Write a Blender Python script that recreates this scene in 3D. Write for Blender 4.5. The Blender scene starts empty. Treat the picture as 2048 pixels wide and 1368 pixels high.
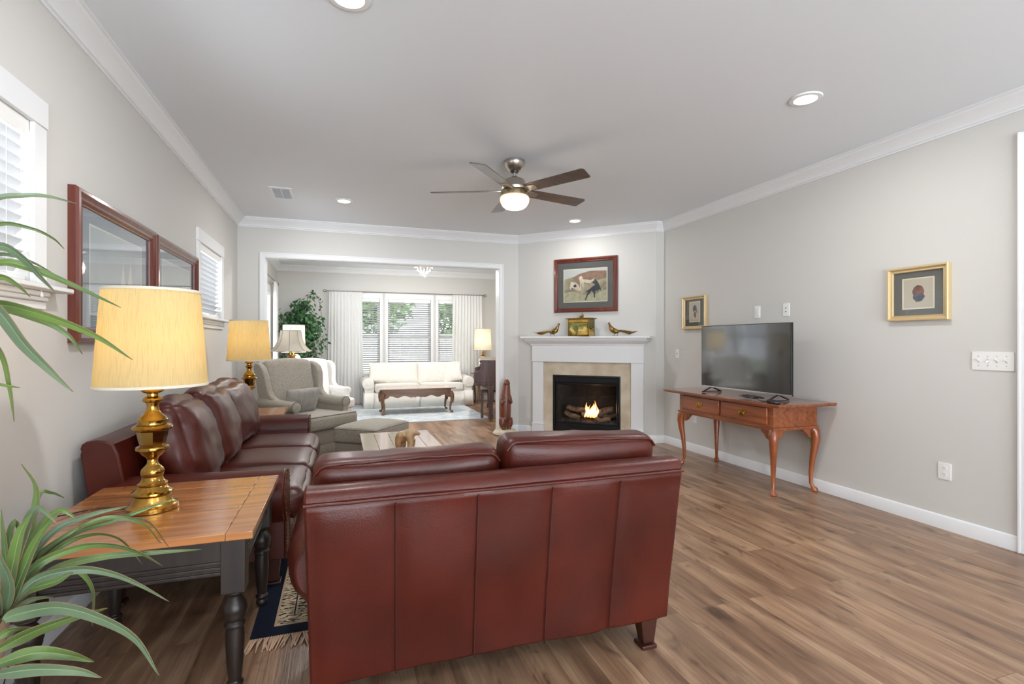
import bpy, bmesh, math, random
from math import sin, cos, pi, radians, sqrt
from mathutils import Vector, Matrix, noise
SC = bpy.context.scene
C = SC.collection
random.seed(7)

# ---------------------------------------------------------------- camera, world, exposure
H = 1.252
cam = bpy.data.cameras.new('camera'); camo = bpy.data.objects.new('camera', cam); C.objects.link(camo)
camo.location = (0, 0, H); camo.rotation_euler = (pi/2, 0, -.3257)
cam.sensor_width = 36; cam.lens = 36*1018.8/2048; cam.shift_y = .00034
cam.clip_start = .05; cam.clip_end = 200
SC.camera = camo
SC.view_settings.view_transform = 'Standard'; SC.view_settings.look = 'None'
SC.view_settings.gamma = 1; SC.view_settings.use_curve_mapping = False
SC.view_settings.exposure = 0.83
cy = SC.cycles
cy.use_denoising = True; cy.max_bounces = 10; cy.diffuse_bounces = 5; cy.glossy_bounces = 4
cy.transmission_bounces = 6; cy.transparent_max_bounces = 12; cy.sample_clamp_indirect = 6
cy.caustics_reflective = False; cy.caustics_refractive = False
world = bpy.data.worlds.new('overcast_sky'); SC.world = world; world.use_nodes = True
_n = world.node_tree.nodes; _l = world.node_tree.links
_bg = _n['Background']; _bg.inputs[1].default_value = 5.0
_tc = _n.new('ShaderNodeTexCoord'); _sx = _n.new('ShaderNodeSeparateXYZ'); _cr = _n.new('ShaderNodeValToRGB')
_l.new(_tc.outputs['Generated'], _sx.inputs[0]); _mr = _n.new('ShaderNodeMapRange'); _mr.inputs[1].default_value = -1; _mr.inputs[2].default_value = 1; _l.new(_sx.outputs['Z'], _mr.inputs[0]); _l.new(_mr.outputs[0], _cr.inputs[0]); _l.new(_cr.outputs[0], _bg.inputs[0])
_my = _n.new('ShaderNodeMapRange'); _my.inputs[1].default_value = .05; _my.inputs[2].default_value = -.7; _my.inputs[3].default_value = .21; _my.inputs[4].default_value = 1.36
_l.new(_sx.outputs['Y'], _my.inputs[0]); _mm = _n.new('ShaderNodeMath'); _mm.operation = 'MULTIPLY'; _mm.inputs[1].default_value = 5.0   # sky strength raised towards behind the camera, to light the room
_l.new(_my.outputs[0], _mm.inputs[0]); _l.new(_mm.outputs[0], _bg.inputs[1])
_e = _cr.color_ramp.elements   # below the horizon: ground glow, brightened to light the ceiling; above it: cloud
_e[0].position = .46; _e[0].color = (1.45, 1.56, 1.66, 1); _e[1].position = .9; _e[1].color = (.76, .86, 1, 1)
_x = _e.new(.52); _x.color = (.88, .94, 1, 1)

XL, XR, YB, YB2, YF, YS, CH = -1.154, 3.841, 6.77, 6.92, 10.70, -3.6, 2.74
FX, FY = 3.722, 5.427

def area(name, loc, rot, size, power, col=(1, .95, .88), shape='DISK', size_y=None, portal=False, spread=pi):
    l = bpy.data.lights.new(name, 'AREA'); l.shape = shape; l.size = size
    if size_y: l.size_y = size_y
    l.energy = power; l.color = col; l.spread = spread
    if portal: l.cycles.is_portal = True
    o = bpy.data.objects.new(name, l); C.objects.link(o); o.location = loc; o.rotation_euler = rot
    return o
def point(name, loc, power, col=(1, .8, .5), r=.03):
    l = bpy.data.lights.new(name, 'POINT'); l.energy = power; l.color = col; l.shadow_soft_size = r
    o = bpy.data.objects.new(name, l); C.objects.link(o); o.location = loc
    return o
# daylight guides at the windows (portals give no light of their own)
WINS_L = [(1.68, 2.495, 1.48, 2.12), (5.02, 5.85, 1.48, 2.12), (7.95, 8.75, .62, 2.12), (8.85, 9.65, .62, 2.12)]
WINS_F = [(-.11, .77, .60, 2.14), (.93, 1.81, .60, 2.14), (1.97, 2.85, .60, 2.14)]
WINS_ADDED = [(-.85, 1.15, .02, 2.25), (1.55, 3.55, .02, 2.25)]  # unseen rear openings, added to bring daylight in from behind the camera
for a, b, z0, z1 in WINS_L:
    area('daylight_portal', (XL-.17, (a+b)/2, (z0+z1)/2), (0, -pi/2, 0), z1-z0, 1, shape='RECTANGLE', size_y=b-a, portal=True)
for a, b, z0, z1 in WINS_F:
    area('daylight_portal', ((a+b)/2, YF+.17, (z0+z1)/2), (-pi/2, 0, 0), b-a, 1, shape='RECTANGLE', size_y=z1-z0, portal=True)
for a, b, z0, z1 in WINS_ADDED:
    area('daylight_portal', ((a+b)/2, YS-.17, (z0+z1)/2), (pi/2, 0, 0), b-a, 1, shape='RECTANGLE', size_y=z1-z0, portal=True)

# ---------------------------------------------------------------- materials
def srgb(r, g, b):
    f = lambda c: (c/255/12.92) if c/255 <= .04045 else ((c/255+.055)/1.055)**2.4
    return (f(r), f(g), f(b), 1)
MATS = {}
def mat(name, col=(200, 200, 200), rough=.5, metal=0, spec=.5, coat=0, coat_rough=.1, var=0, vscale=8, vstretch=(1, 1, 1),
        bump=0, bscale=200, bstretch=(1, 1, 1), col2=None, emit=None, estr=0, sheen=0, trans=0, alpha=1, rough_var=0, bdetail=3, vdetail=4, ramp=(.35, .65)):
    if name in MATS: return MATS[name]
    m = bpy.data.materials.new(name); m.use_nodes = True
    nt = m.node_tree; N = nt.nodes; L = nt.links; p = N['Principled BSDF']
    c = srgb(*col); I = p.inputs
    I['Base Color'].default_value = c; I['Roughness'].default_value = rough; I['Metallic'].default_value = metal
    I['Specular IOR Level'].default_value = spec; I['Coat Weight'].default_value = coat; I['Coat Roughness'].default_value = coat_rough
    I['Sheen Weight'].default_value = sheen; I['Transmission Weight'].default_value = trans; I['Alpha'].default_value = alpha
    if emit: I['Emission Color'].default_value = srgb(*emit); I['Emission Strength'].default_value = estr
    tc = N.new('ShaderNodeTexCoord')
    if col2 is not None or var:
        mp = N.new('ShaderNodeMapping'); mp.inputs['Scale'].default_value = vstretch; L.new(tc.outputs['Object'], mp.inputs[0])
        nz = N.new('ShaderNodeTexNoise'); nz.inputs['Scale'].default_value = vscale; nz.inputs['Detail'].default_value = vdetail
        L.new(mp.outputs[0], nz.inputs['Vector'])
        rp = N.new('ShaderNodeValToRGB'); L.new(nz.outputs[0], rp.inputs[0])
        d = col2 if col2 is not None else tuple(max(0, x*(1-var)) for x in col)
        rp.color_ramp.elements[0].position = ramp[0]; rp.color_ramp.elements[1].position = ramp[1]
        rp.color_ramp.elements[0].color = srgb(*d); rp.color_ramp.elements[1].color = c
        L.new(rp.outputs[0], I['Base Color'])
    if bump:
        mp = N.new('ShaderNodeMapping'); mp.inputs['Scale'].default_value = bstretch; L.new(tc.outputs['Object'], mp.inputs[0])
        nz = N.new('ShaderNodeTexNoise'); nz.inputs['Scale'].default_value = bscale; nz.inputs['Detail'].default_value = bdetail
        L.new(mp.outputs[0], nz.inputs['Vector'])
        bp = N.new('ShaderNodeBump'); bp.inputs['Strength'].default_value = bump; bp.inputs['Distance'].default_value = .01
        L.new(nz.outputs[0], bp.inputs['Height']); L.new(bp.outputs[0], I['Normal'])
    if rough_var:
        nz = N.new('ShaderNodeTexNoise'); nz.inputs['Scale'].default_value = 6; L.new(tc.outputs['Object'], nz.inputs['Vector'])
        mr = N.new('ShaderNodeMapRange'); mr.inputs['From Min'].default_value = .3; mr.inputs['From Max'].default_value = .7
        mr.inputs['To Min'].default_value = rough-rough_var; mr.inputs['To Max'].default_value = rough+rough_var
        L.new(nz.outputs[0], mr.inputs[0]); L.new(mr.outputs[0], I['Roughness'])
    MATS[name] = m
    return m

def floor_material():
    m = bpy.data.materials.new('oak_plank_floor'); m.use_nodes = True
    nt = m.node_tree; N = nt.nodes; L = nt.links; p = N['Principled BSDF']
    geo = N.new('ShaderNodeNewGeometry'); sp = N.new('ShaderNodeSeparateXYZ'); L.new(geo.outputs['Position'], sp.inputs[0])
    cb = N.new('ShaderNodeCombineXYZ'); L.new(sp.outputs['Y'], cb.inputs[0]); L.new(sp.outputs['X'], cb.inputs[1])
    def brick(c1, c2, mortar):
        b = N.new('ShaderNodeTexBrick'); b.offset = .37; b.offset_frequency = 2; b.squash = 1
        b.inputs['Color1'].default_value = c1; b.inputs['Color2'].default_value = c2; b.inputs['Mortar'].default_value = mortar
        b.inputs['Scale'].default_value = 1; b.inputs['Mortar Size'].default_value = .0011; b.inputs['Brick Width'].default_value = 1.22
        b.inputs['Row Height'].default_value = .135; b.inputs['Mortar Smooth'].default_value = .3; b.inputs['Bias'].default_value = 0
        L.new(cb.outputs[0], b.inputs['Vector']); return b
    rnd = brick((0, 0, 0, 1), (1, 1, 1, 1), (0, 0, 0, 1))
    # grain coordinates shifted per plank
    off = N.new('ShaderNodeMath'); off.operation = 'MULTIPLY'; off.inputs[1].default_value = 37; L.new(rnd.outputs['Color'], off.inputs[0])
    ax = N.new('ShaderNodeMath'); ax.operation = 'ADD'; L.new(sp.outputs['X'], ax.inputs[0]); L.new(off.outputs[0], ax.inputs[1])
    ay = N.new('ShaderNodeMath'); ay.operation = 'ADD'; L.new(sp.outputs['Y'], ay.inputs[0]); L.new(off.outputs[0], ay.inputs[1])
    cg = N.new('ShaderNodeCombineXYZ'); L.new(ax.outputs[0], cg.inputs[0]); L.new(ay.outputs[0], cg.inputs[1])
    def nz(sx, sy, scale, det, dist=0):
        mp = N.new('ShaderNodeMapping'); mp.inputs['Scale'].default_value = (sx, sy, 1); L.new(cg.outputs[0], mp.inputs[0])
        t = N.new('ShaderNodeTexNoise'); t.inputs['Scale'].default_value = scale; t.inputs['Detail'].default_value = det
        t.inputs['Distortion'].default_value = dist; L.new(mp.outputs[0], t.inputs['Vector']); return t
    fine = nz(90, 3, 1, 5, .4); mid = nz(9, 1.3, 1, 4, .8); knot = nz(7, 2.6, 1.3, 3, 1.6)
    rp = N.new('ShaderNodeValToRGB'); L.new(mid.outputs[0], rp.inputs[0]); e = rp.color_ramp.elements
    e[0].position = .32; e[0].color = srgb(118, 90, 70); e[1].position = .68; e[1].color = srgb(176, 146, 118)
    x = e.new(.5); x.color = srgb(148, 117, 93)
    rp2 = N.new('ShaderNodeValToRGB'); L.new(fine.outputs[0], rp2.inputs[0]); e = rp2.color_ramp.elements
    e[0].position = .36; e[0].color = (.62, .6, .58, 1); e[1].position = .6; e[1].color = (1.05, 1.05, 1.05, 1)
    m1 = N.new('ShaderNodeMixRGB'); m1.blend_type = 'MULTIPLY'; m1.inputs[0].default_value = .5
    L.new(rp.outputs[0], m1.inputs[1]); L.new(rp2.outputs[0], m1.inputs[2])
    rk = N.new('ShaderNodeValToRGB'); L.new(knot.outputs[0], rk.inputs[0]); e = rk.color_ramp.elements
    e[0].position = .27; e[0].color = (.35, .34, .36, 1); e[1].position = .41; e[1].color = (1, 1, 1, 1)
    m2 = N.new('ShaderNodeMixRGB'); m2.blend_type = 'MULTIPLY'; m2.inputs[0].default_value = .8
    L.new(m1.outputs[0], m2.inputs[1]); L.new(rk.outputs[0], m2.inputs[2])
    tone = brick((.82, .81, .81, 1), (1.08, 1.06, 1.03, 1), (.45, .38, .33, 1))
    m3 = N.new('ShaderNodeMixRGB'); m3.blend_type = 'MULTIPLY'; m3.inputs[0].default_value = 1
    L.new(m2.outputs[0], m3.inputs[1]); L.new(tone.outputs['Color'], m3.inputs[2]); L.new(m3.outputs[0], p.inputs['Base Color'])
    p.inputs['Roughness'].default_value = .30; p.inputs['Specular IOR Level'].default_value = .45
    bp = N.new('ShaderNodeBump'); bp.inputs['Strength'].default_value = .12; bp.inputs['Distance'].default_value = .01
    L.new(fine.outputs[0], bp.inputs['Height']); L.new(bp.outputs[0], p.inputs['Normal'])
    return m

def glass_material(name='clear_glass', tint=(1, 1, 1), refl=1.0):
    if name in MATS: return MATS[name]
    m = bpy.data.materials.new(name); m.use_nodes = True
    N = m.node_tree.nodes; L = m.node_tree.links; N.clear()
    o = N.new('ShaderNodeOutputMaterial'); mx = N.new('ShaderNodeMixShader'); t = N.new('ShaderNodeBsdfTransparent')
    g = N.new('ShaderNodeBsdfGlossy'); ge = N.new('ShaderNodeNewGeometry'); dt = N.new('ShaderNodeVectorMath'); dt.operation = 'DOT_PRODUCT'; L.new(ge.outputs['Normal'], dt.inputs[0]); L.new(ge.outputs['Incoming'], dt.inputs[1])
    def Mt(op, a, b=0):
        n = N.new('ShaderNodeMath'); n.operation = op; L.new(a, n.inputs[0]); n.inputs[1].default_value = b; return n
    ab = Mt('ABSOLUTE', dt.outputs['Value']); on = Mt('MULTIPLY_ADD', ab.outputs[0], -1); on.inputs[2].default_value = 1
    pw = Mt('POWER', on.outputs[0], 5); f = Mt('MULTIPLY_ADD', pw.outputs[0], .9); f.inputs[2].default_value = .03
    mm = N.new('ShaderNodeMath'); mm.operation = 'MULTIPLY'; mm.inputs[1].default_value = refl; mm.use_clamp = True
    t.inputs[0].default_value = (*tint, 1); g.inputs['Roughness'].default_value = .02
    L.new(f.outputs[0], mm.inputs[0]); L.new(mm.outputs[0], mx.inputs[0]); L.new(t.outputs[0], mx.inputs[1]); L.new(g.outputs[0], mx.inputs[2])
    L.new(mx.outputs[0], o.inputs[0]); MATS[name] = m
    return m

def sheer_material(name, col, tl=.5, tr=0.0, rough=.9, lines=0, warm=None):
    """cloth that lets light through: diffuse + translucent (+ a share of open weave)"""
    if name in MATS: return MATS[name]
    m = bpy.data.materials.new(name); m.use_nodes = True
    N = m.node_tree.nodes; L = m.node_tree.links; N.clear()
    o = N.new('ShaderNodeOutputMaterial'); d = N.new('ShaderNodeBsdfDiffuse'); t = N.new('ShaderNodeBsdfTranslucent')
    mx = N.new('ShaderNodeMixShader'); mx.inputs[0].default_value = tl
    c = srgb(*col); d.inputs[0].default_value = c; t.inputs[0].default_value = srgb(*(warm or col))
    if lines:
        tc = N.new('ShaderNodeTexCoord'); mp = N.new('ShaderNodeMapping'); mp.inputs['Scale'].default_value = (lines, lines, .4)
        L.new(tc.outputs['Object'], mp.inputs[0]); nz = N.new('ShaderNodeTexNoise'); nz.inputs['Scale'].default_value = 1; nz.inputs['Detail'].default_value = 2
        L.new(mp.outputs[0], nz.inputs['Vector']); rp = N.new('ShaderNodeValToRGB'); L.new(nz.outputs[0], rp.inputs[0])
        w = srgb(*(warm or col)); rp.color_ramp.elements[0].position = .36; rp.color_ramp.elements[1].position = .5
        rp.color_ramp.elements[0].color = (w[0]*.84, w[1]*.80, w[2]*.72, 1); rp.color_ramp.elements[1].color = w; L.new(rp.outputs[0], t.inputs[0])
    L.new(d.outputs[0], mx.inputs[1]); L.new(t.outputs[0], mx.inputs[2]); last = mx
    if tr:
        tp = N.new('ShaderNodeBsdfTransparent'); m2 = N.new('ShaderNodeMixShader'); m2.inputs[0].default_value = tr
        L.new(mx.outputs[0], m2.inputs[1]); L.new(tp.outputs[0], m2.inputs[2]); last = m2
    L.new(last.outputs[0], o.inputs[0]); MATS[name] = m
    return m

def wood(name, dark, light, rough=.35, coat=.3, scale=1.0, axis='y'):
    if name in MATS: return MATS[name]
    m = bpy.data.materials.new(name); m.use_nodes = True
    N = m.node_tree.nodes; L = m.node_tree.links; p = N['Principled BSDF']
    tc = N.new('ShaderNodeTexCoord'); mp = N.new('ShaderNodeMapping'); L.new(tc.outputs['Object'], mp.inputs[0])
    s = {'x': (2, 28, 28), 'y': (28, 2, 28), 'z': (28, 28, 2)}[axis]
    mp.inputs['Scale'].default_value = tuple(v*scale for v in s)
    nz = N.new('ShaderNodeTexNoise'); nz.inputs['Scale'].default_value = 1; nz.inputs['Detail'].default_value = 6; nz.inputs['Distortion'].default_value = .6
    L.new(mp.outputs[0], nz.inputs['Vector']); rp = N.new('ShaderNodeValToRGB'); L.new(nz.outputs[0], rp.inputs[0])
    rp.color_ramp.elements[0].position = .3; rp.color_ramp.elements[1].position = .7
    rp.color_ramp.elements[0].color = srgb(*dark); rp.color_ramp.elements[1].color = srgb(*light); L.new(rp.outputs[0], p.inputs['Base Color'])
    p.inputs['Roughness'].default_value = rough; p.inputs['Coat Weight'].default_value = coat; p.inputs['Coat Roughness'].default_value = .12
    MATS[name] = m
    return m

WALL = mat('greige_wall_paint', (207, 206, 202), .85, spec=.25, bump=.04, bscale=350)
CEIL = mat('ceiling_paint', (226, 231, 236), .55, spec=.4)
TRIM = mat('white_trim_paint', (228, 230, 232), .38, spec=.5)
LEATH = mat('oxblood_leather', (84, 29, 18), .35, spec=.34, coat=.10, coat_rough=.2, col2=(58, 17, 10), vscale=3.0, vdetail=2, ramp=(.25, .75), bump=.14, bscale=260)
LEATH_D = mat('dark_leather_seam', (58, 18, 14), .5)
DARKWOOD = wood('espresso_wood', (24, 17, 14), (42, 32, 27), .42, .08, axis='z')
HONEY = wood('honey_oak_top', (146, 92, 50), (182, 122, 70), .24, .55, axis='x')
HONEY_Y = wood('honey_oak_top_lengthwise', (150, 100, 62), (188, 136, 90), .2, .9, axis='y')
CHERRY = wood('cherry_wood', (120, 60, 28), (168, 94, 52), .3, .5, axis='y')
CHERRY_Z = wood('cherry_wood_upright', (118, 58, 28), (166, 92, 50), .3, .5, axis='z')
WALNUT = wood('walnut_wood', (84, 52, 32), (138, 92, 58), .35, .4, axis='x')
PIANO = wood('mahogany_satin', (62, 42, 40), (104, 76, 72), .3, .4, axis='z')
REDFRAME = wood('mahogany_frame', (78, 30, 20), (112, 50, 34), .3, .4, axis='z')
BRASS = mat('polished_brass', (202, 158, 78), .16, metal=1, var=.25, vscale=5)
BRASS_D = mat('antique_brass', (176, 140, 78), .32, metal=1, var=.45, vscale=30)
NICKEL = mat('brushed_nickel', (190, 182, 172), .28, metal=1)
BLACKMET = mat('black_metal', (20, 22, 24), .35, spec=.5)
WHITEPL = mat('white_plastic', (234, 234, 232), .35)
TAUPE = mat('taupe_chenille', (176, 170, 158), .95, spec=.2, col2=(142, 135, 122), vscale=120, bump=.35, bscale=300, sheen=.3)
TAUPE_P = mat('grey_velvet', (158, 156, 150), .9, spec=.2, sheen=.4, col2=(140, 138, 132), vscale=14, bump=.1, bscale=150)
CREAM = mat('cream_damask', (234, 231, 224), .9, spec=.2, col2=(228, 224, 216), vscale=25, bump=.12, bscale=120, sheen=.2)
WHITEF = mat('white_slipcover', (236, 235, 232), .9, spec=.2, bump=.1, bscale=90)
PIPING = mat('shadow_taupe_piping', (112, 106, 94), .9)
GLASS = glass_material(refl=.8)
PICGLASS = glass_material('picture_glass', refl=1.6)
SHADE = sheer_material('pleated_cream_shade', (238, 222, 172), .55, lines=230, warm=(255, 228, 158))
SHADE_W = sheer_material('white_silk_shade', (226, 220, 206), .5)
SHADE_I = sheer_material('ivory_drum_shade', (236, 232, 220), .55, warm=(255, 246, 226))
CURTAIN = sheer_material('white_sheer_curtain', (248, 247, 246), .30, tr=.03)
SLAT = sheer_material('white_blind_slat', (204, 205, 207), .03)

# ---------------------------------------------------------------- mesh helpers
def bm_new(): return bmesh.new()
def add_box(bm, x0, y0, z0, x1, y1, z1, M=None):
    vs = [bm.verts.new(Vector(p)) for p in [(x0, y0, z0), (x1, y0, z0), (x1, y1, z0), (x0, y1, z0), (x0, y0, z1), (x1, y0, z1), (x1, y1, z1), (x0, y1, z1)]]
    for f in [(0, 3, 2, 1), (4, 5, 6, 7), (0, 1, 5, 4), (1, 2, 6, 5), (2, 3, 7, 6), (3, 0, 4, 7)]: bm.faces.new([vs[i] for i in f])
    if M is not None:
        for v in vs: v.co = M @ v.co
    return vs
def add_lathe(bm, prof, loc=(0, 0, 0), seg=24, M=None, cap=True, phase=0):
    rings = []
    loc = Vector(loc)
    for r, z in prof:
        ring = []
        for k in range(seg):
            a = 2*pi*k/seg+phase
            p = Vector((r*cos(a), r*sin(a), z))+loc
            ring.append(bm.verts.new(M @ p if M is not None else p))
        rings.append(ring)
    for a, b in zip(rings, rings[1:]):
        for k in range(seg): bm.faces.new((a[k], a[(k+1) % seg], b[(k+1) % seg], b[k]))
    if cap:
        bm.faces.new(rings[0][::-1]); bm.faces.new(rings[-1])
    return rings
def add_tube(bm, pts, rad, seg=10, cap=True, flat=None):
    pts = [Vector(p) for p in pts]; n = len(pts)
    if not hasattr(rad, '__len__'): rad = [rad]*n
    T = [(pts[min(i+1, n-1)]-pts[max(i-1, 0)]).normalized() for i in range(n)]
    up = Vector((0, 0, 1)) if abs(T[0].z) < .9 else Vector((1, 0, 0))
    N_ = (up-T[0]*up.dot(T[0])).normalized(); rings = []
    for i in range(n):
        N_ = (N_-T[i]*N_.dot(T[i])).normalized(); Bn = T[i].cross(N_); r = rad[i]
        ra, rb = (r if not hasattr(r, '__len__') else r[0]), (r if not hasattr(r, '__len__') else r[1])
        rings.append([bm.verts.new(pts[i]+N_*cos(2*pi*k/seg)*ra+Bn*sin(2*pi*k/seg)*rb) for k in range(seg)])
    for a, b in zip(rings, rings[1:]):
        for k in range(seg): bm.faces.new((a[k], a[(k+1) % seg], b[(k+1) % seg], b[k]))
    if cap:
        bm.faces.new(rings[0][::-1]); bm.faces.new(rings[-1])
    return rings
def add_prism(bm, poly, a0, a1, axis='y', M=None, n=1):
    """poly: 2-D outline; axis y: poly=(x,z); axis x: poly=(y,z); axis z: poly=(x,y)"""
    def P(u, v, a): return Vector({'y': (u, a, v), 'x': (a, u, v), 'z': (u, v, a)}[axis])
    rings = []
    for i in range(n+1):
        a = a0+(a1-a0)*i/n
        r = [bm.verts.new(P(u, v, a)) for u, v in poly]
        rings.append(r)
    k = len(poly)
    for A, B in zip(rings, rings[1:]):
        for i in range(k): bm.faces.new((A[i], A[(i+1) % k], B[(i+1) % k], B[i]))
    bm.faces.new(rings[0]); bm.faces.new(rings[-1])
    if M is not None:
        for r in rings:
            for v in r: v.co = M @ v.co
    return rings
def add_ball(bm, c, r, sub=2, sq=(1, 1, 1), M=None):
    g = bmesh.ops.create_icosphere(bm, subdivisions=sub, radius=1)
    for v in g['verts']:
        v.co = Vector((v.co.x*r*sq[0], v.co.y*r*sq[1], v.co.z*r*sq[2]))
        if M is not None: v.co = M @ v.co
        v.co += Vector(c)
def rbox(bm, sx, sy, sz, r=.03, n=10, bulge=(0, 0, 0), wr=0, wscale=9, M=None, seed=0, edge=1.6):
    """soft box centred on the origin: rounded edges, puffed faces, wrinkles"""
    h = Vector((sx/2, sy/2, sz/2)); r = min(r, *h)
    ts = [(-1 if t < 0 else 1)*(1-(1-abs(t))**edge) for t in [2*i/n-1 for i in range(n+1)]]
    cache = {}
    def V(p):
        key = tuple(round(c, 5) for c in p)
        if key in cache: return cache[key]
        q = Vector((p[0]*h.x, p[1]*h.y, p[2]*h.z))
        inn = Vector([max(-(h[i]-r), min(h[i]-r, q[i])) for i in range(3)])
        d = q-inn; pos = inn+(d.normalized()*r if d.length > 1e-9 else d)
        for a in range(3):
            b, c = (a+1) % 3, (a+2) % 3
            w = (1-p[b]**2)*(1-p[c]**2)
            pos[a] += p[a]*bulge[a]*w**.6
        if wr:
            s = Vector((seed*3.1, seed*1.7, seed*.9))
            k = noise.noise(pos*wscale+s)+.5*noise.noise(pos*wscale*2.3+s)
            pos += pos.normalized()*wr*k
        cache[key] = bm.verts.new(M @ pos if M is not None else pos); return cache[key]
    for a in range(3):
        for s in (-1, 1):
            for i in range(n):
                for j in range(n):
                    q = []
                    for di, dj in ((0, 0), (1, 0), (1, 1), (0, 1)):
                        p = [0, 0, 0]; p[a] = s; p[(a+1) % 3] = ts[i+di]; p[(a+2) % 3] = ts[j+dj]; q.append(V(p))
                    if s < 0: q = q[::-1]
                    try: bm.faces.new(q)
                    except ValueError: pass
def pillow(bm, w, h, t, n=18, wr=.006, seed=0, M=None, pinch=.06, pw=2.2):
    """knife-edged cushion in its local xz plane, thickness along y"""
    cache = {}
    def V(i, j, s):
        u, v = 2*i/n-1, 2*j/n-1
        key = (i, j, 0 if (abs(u) == 1 or abs(v) == 1) else s)
        if key in cache: return cache[key]
        e = ((1-abs(u)**pw)*(1-abs(v)**pw)); y = s*t/2*max(e, 0)**.5
        k = 1-pinch*(abs(u)**2)*(1-abs(v)**2)*0-pinch*(1-abs(u)**2)*abs(v)**3
        x = u*w/2*(1-pinch*(1-abs(v)**2)*abs(u)**3); z = v*h/2*k
        p = Vector((x, y, z)); sd = Vector((seed*2.3, seed, 0))
        cr = noise.noise(Vector((x*9, s*3, z*9))+sd)*wr*2
        rad = sin(math.atan2(v, u)*9+seed)*wr*(max(abs(u), abs(v))**3)*(1 if abs(key[2]) else 0)
        p.y += s*(cr*e+rad)
        cache[key] = bm.verts.new(M @ p if M is not None else p); return cache[key]
    for s in (-1, 1):
        for i in range(n):
            for j in range(n):
                q = [V(i, j, s), V(i+1, j, s), V(i+1, j+1, s), V(i, j+1, s)]
                if s > 0: q = q[::-1]
                try: bm.faces.new(q)
                except ValueError: pass
def loop_frame(bm, w, h, prof, M=None):
    """mitred frame round a w x h rectangle in xz; prof points (inset, height along -y)"""
    rings = []
    for a, b in prof:
        x, z = w/2-a, h/2-a
        rings.append([bm.verts.new((M @ Vector(p)) if M is not None else Vector(p)) for p in [(-x, -b, -z), (x, -b, -z), (x, -b, z), (-x, -b, z)]])
    m = len(rings)
    for i in range(m):
        A, B = rings[i], rings[(i+1) % m]
        for k in range(4): bm.faces.new((A[k], A[(k+1) % 4], B[(k+1) % 4], B[k]))
def obj(name, bm, m, parent=None, smooth=True, bevel=0, angle=38, solid=0, subsurf=0, remesh=0, seg=2, loc=None, rot=None):
    bmesh.ops.recalc_face_normals(bm, faces=bm.faces)
    if smooth:
        ca = radians(angle)
        for f in bm.faces: f.smooth = True
        for e in bm.edges:
            if len(e.link_faces) == 2 and e.calc_face_angle(0) > ca: e.smooth = False
    me = bpy.data.meshes.new(name); bm.to_mesh(me); bm.free()
    if m: me.materials.append(m)
    o = bpy.data.objects.new(name, me); C.objects.link(o)
    if parent: o.parent = parent
    if loc: o.location = loc
    if rot: o.rotation_euler = rot
    if solid:
        s = o.modifiers.new('thickness', 'SOLIDIFY'); s.thickness = solid; s.offset = 0
    if bevel:
        b = o.modifiers.new('bevel', 'BEVEL'); b.width = bevel; b.segments = seg; b.limit_method = 'ANGLE'; b.angle_limit = radians(40); b.harden_normals = False
    if remesh:
        r = o.modifiers.new('remesh', 'REMESH'); r.mode = 'VOXEL'; r.voxel_size = remesh; r.use_smooth_shade = True
        s = o.modifiers.new('smooth', 'SMOOTH'); s.factor = .6; s.iterations = 4
    if subsurf:
        s = o.modifiers.new('subdivision', 'SUBSURF'); s.levels = subsurf; s.render_levels = subsurf
    return o
def box(name, x0, y0, z0, x1, y1, z1, m, parent=None, bevel=0, **k):
    bm = bm_new(); add_box(bm, x0, y0, z0, x1, y1, z1); return obj(name, bm, m, parent, bevel=bevel, **k)
def tag(o, label=None, cat=None, group=None, kind=None):
    if label: o['label'] = label
    if cat: o['category'] = cat
    if group: o['group'] = group
    if kind: o['kind'] = kind
    return o
def thing(name, label, cat, loc=(0, 0, 0), rz=0, group=None):
    o = bpy.data.objects.new(name, None); C.objects.link(o); o.empty_display_size = .1
    o.location = loc; o.rotation_euler = (0, 0, rz); return tag(o, label, cat, group)
def struct(name, bm, m, parent=None, **k):
    o = obj(name, bm, m, parent, **k); o['kind'] = 'structure'; return o
def dup(root, loc, rz, label, parent=None):
    r = root.copy(); C.objects.link(r); r.location = loc; r.rotation_euler = (0, 0, rz); r['label'] = label
    def kids(src, dst):
        for ch in list(src.children):
            c = ch.copy(); C.objects.link(c); c.parent = dst; kids(ch, c)
    kids(root, r)
    return r
def T(x=0, y=0, z=0): return Matrix.Translation((x, y, z))
def RX(a): return Matrix.Rotation(a, 4, 'X')
def RY(a): return Matrix.Rotation(a, 4, 'Y')
def RZ(a): return Matrix.Rotation(a, 4, 'Z')
def bez(pts, n=12):
    """smooth curve through points (Catmull-Rom)"""
    P = [Vector(p) for p in pts]; P = [2*P[0]-P[1]]+P+[2*P[-1]-P[-2]]; out = []
    for i in range(1, len(P)-2):
        for k in range(n):
            t = k/n; a, b, c, d = P[i-1], P[i], P[i+1], P[i+2]
            out.append(.5*((2*b)+(-a+c)*t+(2*a-5*b+4*c-d)*t*t+(-a+3*b-3*c+d)*t**3))
    out.append(P[-2]); return out
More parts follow.
